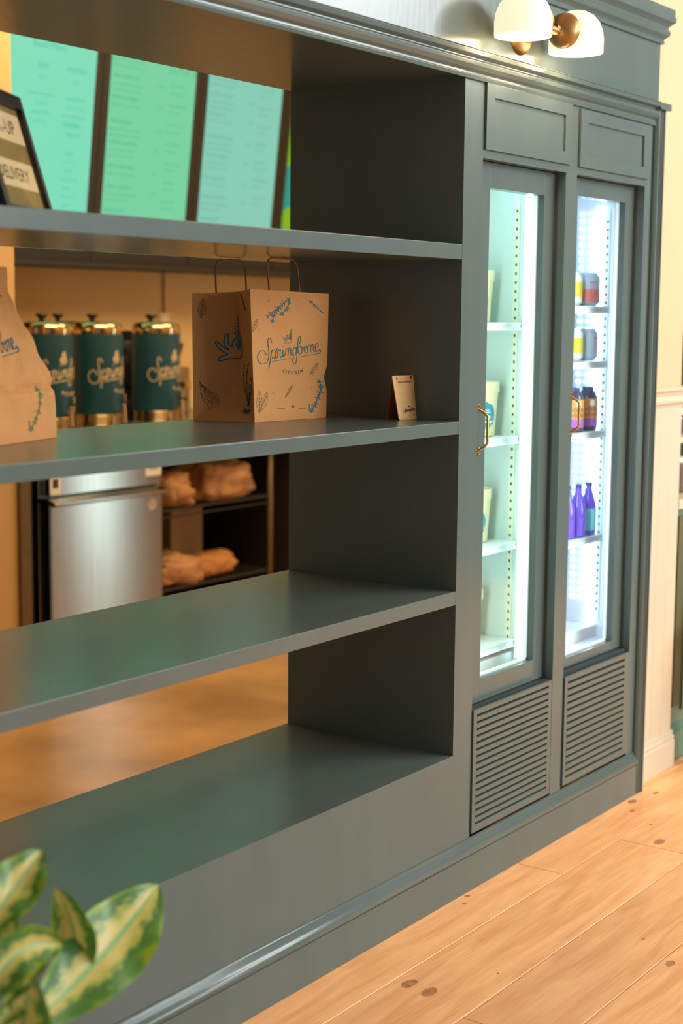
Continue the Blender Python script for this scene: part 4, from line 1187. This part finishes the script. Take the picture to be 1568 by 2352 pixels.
bundle(1.985, 2.70, .196, .125, .13, .060, 5, M['kraft_light'], 'pale crumpled bundle on the low rack shelf, next to the fridge')
bundle(2.290, 2.68, .196, .110, .07, .048, 11, M['kraft'], 'flat brown bundle on the low rack shelf, in the middle')
bx = thing('storage_box', 'brown storage box standing on the low rack shelf behind the bundles', 'box', (2.29, 2.90, .196))
mk('box_body', MB().box(-.10, .12, -.07, .10, .001, .285), mat('brown_board', (168, 134, 92), .7), bx, bevel=.003, loc=(0, 0, 0))
mk('box_lid', MB().box(-.105, .125, -.075, .105, .286, .315), M['charcoal'], bx, bevel=.003, loc=(0, 0, 0))

# ================================================================== RIGHT: GREEN HUTCH
hu = thing('hutch', 'sage green cabinet with cream shelves at the right edge of the picture', 'cabinet', (1.9, .3, 0))
hx0, hx1 = 1.353, 2.4
mk('side_board', MB().box(1.3425, 1.3525, .045, .50, 0, 1.36), M['hutch_dark'], hu)
mk('cabinet_base', MB().box(hx0, hx1, .050, .50, .0, .79), M['hutch'], hu, bevel=.002)
mk('plinth_moulding', MB().prism([(.05, 0), (.036, 0), (.036, .082), (.040, .09), (.036, .098), (.043, .106), (.05, .112)], 'x', hx0, hx1), M['hutch'], hu)
mk('cabinet_door', MB().box(1.452, 1.86, .040, .0495, .15, .74), M['hutch'], hu, bevel=.002)
mk('door_gap', MB().box(1.385, 1.440, .044, .0495, .170, .768), M['hutch_dark'], hu)
mk('counter_slab', MB().box(hx0-.006, hx1, .030, .50, .791, .822), M['trim_cream'], hu, bevel=.003)
mk('back_panel', MB().box(hx0, hx1, .42, .50, .823, 1.36), M['hutch_dark'], hu)
for z in (.985, 1.05): pass
mk('shelf_board', MB().box(hx0, hx1, .050, .419, .990, 1.008), M['trim_cream'], hu, bevel=.002)
mk('shelf_board', MB().box(hx0, hx1, .050, .419, 1.075, 1.098), M['trim_cream'], hu, bevel=.002)
mk('top_board', MB().box(hx0, hx1, .040, .50, 1.33, 1.36), M['trim_cream'], hu, bevel=.002)
for i, (x, z, r, h) in enumerate([(1.43, .8225, .05, .10), (1.56, .8225, .055, .11), (1.46, 1.0085, .035, .05), (1.56, 1.0085, .035, .05)]):
    j = thing('storage_jar', ['brown jar on the cream counter of the sage green cabinet, nearest the wall', 'brown jar on the cream counter, second from the wall', 'small jar on the cream middle shelf, nearest the wall', 'small jar on the cream middle shelf, second from the wall'][i], 'jar', (x, .14, z))
    mk('jar_body', MB().lathe([(0, 0), (r*.9, 0), (r, .006), (r, h*.75), (r*.75, h*.88), (0, h*.88)], n=24), M['jar'], j, smooth='auto', loc=(0, 0, 0))
    mk('jar_lid', MB().lathe([(r*.76, h*.86), (r*.8, h*.86), (r*.8, h), (0, h)], n=24), M['sticker'], j, smooth='auto', loc=(0, 0, 0))
struct('wall_right_end', MB().box(1.341, 2.6, .05, .16, 1.362, H), M['plaster'], 'cream wall over the sage green cabinet')
struct('wall_right_back', MB().box(1.341, 4.2, .51, .6, 0, H), M['plaster'], 'cream wall behind the sage green cabinet')
# stool with an orange box whose corner shows
stl = thing('low_stool', 'oak stool in front of the sage green cabinet, mostly outside the picture', 'stool', (1.52, -.17, 0))
mk('seat', MB().lathe([(0, .42), (.15, .42), (.155, .43), (.15, .44), (0, .44)], n=32), M['bamboo'], stl, smooth='auto', loc=(0, 0, 0))
for a in (45, 135, 225, 315):
    c_, s_ = math.cos(math.radians(a)), math.sin(math.radians(a))
    mk('leg', MB().tube([(.15*c_, .15*s_, 0), (.11*c_, .11*s_, .425)], .013, 10), M['bamboo'], stl, loc=(0, 0, 0), smooth=True)
ob = thing('kraft_box', 'orange-brown open box on the stool at the right edge of the picture', 'box', (1.52, -.17, .4405), math.radians(20))
mk('box_body', MB().box(-.075, .075, -.075, .075, 0, .08), M['box_orange'], ob, loc=(0, 0, 0), bevel=.002)
mk('box_flap', MB().prism([(-.075, .081), (-.125, .125), (-.123, .127), (-.073, .083)], 'y', -.07, .07), M['box_orange'], ob, loc=(0, 0, 0))

# ================================================================== FOREGROUND PLANT
pl = thing('potted_plant', 'variegated green and cream potted plant in the lower left foreground', 'plant', (-1.72, -.40, 0))
mk('pot', MB().lathe([(0, .0), (.095, 0), (.10, .006), (.125, .25), (.13, .255), (.13, .27), (.118, .27), (.115, .245), (0, .24)], (-1.72, -.40, 0), 40), M['terracotta'], pl, smooth='auto')
mk('soil', MB().lathe([(0, .252), (.06, .251), (.113, .246)], (-1.72, -.40, 0), 30), M['soil'], pl)
def bez(a, b, c, t): return a*(1-t)**2+b*2*t*(1-t)+c*t*t
def leaf(b, m, t, w, nrm, fold=.35, curl=0, wav=.004, stem=None, seed=0, peak=.42):
    b, m, t, nrm = map(Vector, (b, m, t, nrm)); nrm.normalize()
    def f(u, v):
        p = bez(b, m, t, v); d = (bez(b, m, t, min(1, v+.02))-bez(b, m, t, max(0, v-.02))).normalized()
        s = d.cross(nrm).normalized(); n_ = s.cross(d).normalized()
        # outline: widest near the lower third, drawn-out tip
        if v < peak: k = math.sin(math.pi/2*(v/peak))**.75
        else:
            q = (v-peak)/(1-peak); k = (math.cos(math.pi/2*q))**.68*(1-.10*q)
        k = max(k, .01)
        x = (u-.5)*2
        z = abs(x)*fold*w*k*.5 + wav*math.sin(v*17+seed+x*2)*abs(x)*k + curl*x*x*w*k*(.5 if x > 0 else .5)
        return p+s*x*w*k*.5*math.cos(fold*.6)+n_*z
    mb = MB().grid(f, 12, 30, True)
    o = mk('leaf', mb, M['leaf'], pl, smooth=True, fixn=False)
    s0 = Vector(stem) if stem else Vector((-1.72, -.40, .25))
    st = [bez(s0, s0.lerp(b, .5)+Vector((0, 0, .05)), b, k/8) for k in range(9)]
    mk('stem', MB().tube(st, [.005-.0025*k/8 for k in range(9)], 8), M['stem'], pl, smooth=True)
# big leaf, leaning right
leaf((-1.692, -.38, .445), (-1.519, -.36, .470), (-1.379, -.33, .531), .112, (-.66, -.64, .38), .16, .03, .005, peak=.58)
# upright leaf left of it
leaf((-1.557, -.33, .430), (-1.530, -.33, .510), (-1.605, -.35, .602), .064, (-.76, -.62, .15), .35, .12, .003, peak=.5)
# pale leaf at the left edge
leaf((-1.795, -.40, .600), (-1.715, -.38, .625), (-1.638, -.36, .664), .068, (-.70, -.62, .36), .30, .1, .004, peak=.6)
# young rolled leaves
leaf((-1.807, -.42, .520), (-1.736, -.42, .605), (-1.661, -.42, .557), .060, (-.6, -.7, .35), .4, .1, .003)
leaf((-1.775, -.43, .520), (-1.732, -.43, .545), (-1.690, -.43, .558), .024, (-.6, -.7, .3), .7, .3, .002)
leaf((-1.790, -.43, .490), (-1.735, -.43, .540), (-1.722, -.43, .484), .034, (-.4, -.8, .5), .5, .2, .002)
leaf((-1.720, -.33, .47), (-1.660, -.33, .54), (-1.670, -.33, .600), .045, (-.7, -.6, .2), .3, 0, .004)
leaf((-1.770, -.44, .40), (-1.750, -.44, .48), (-1.735, -.44, .550), .085, (-.7, -.7, .2), .3, .1, .004)
leaf((-1.730, -.42, .39), (-1.715, -.40, .45), (-1.690, -.40, .500), .060, (-.7, -.7, .2), .3, .1, .004)
leaf((-1.80, -.40, .36), (-1.86, -.38, .46), (-1.93, -.36, .47), .085, (-.3, -.4, .9), .3, .1, .004)
leaf((-1.68, -.50, .33), (-1.62, -.56, .36), (-1.55, -.60, .32), .080, (-.3, -.5, .8), .3, .1, .004)
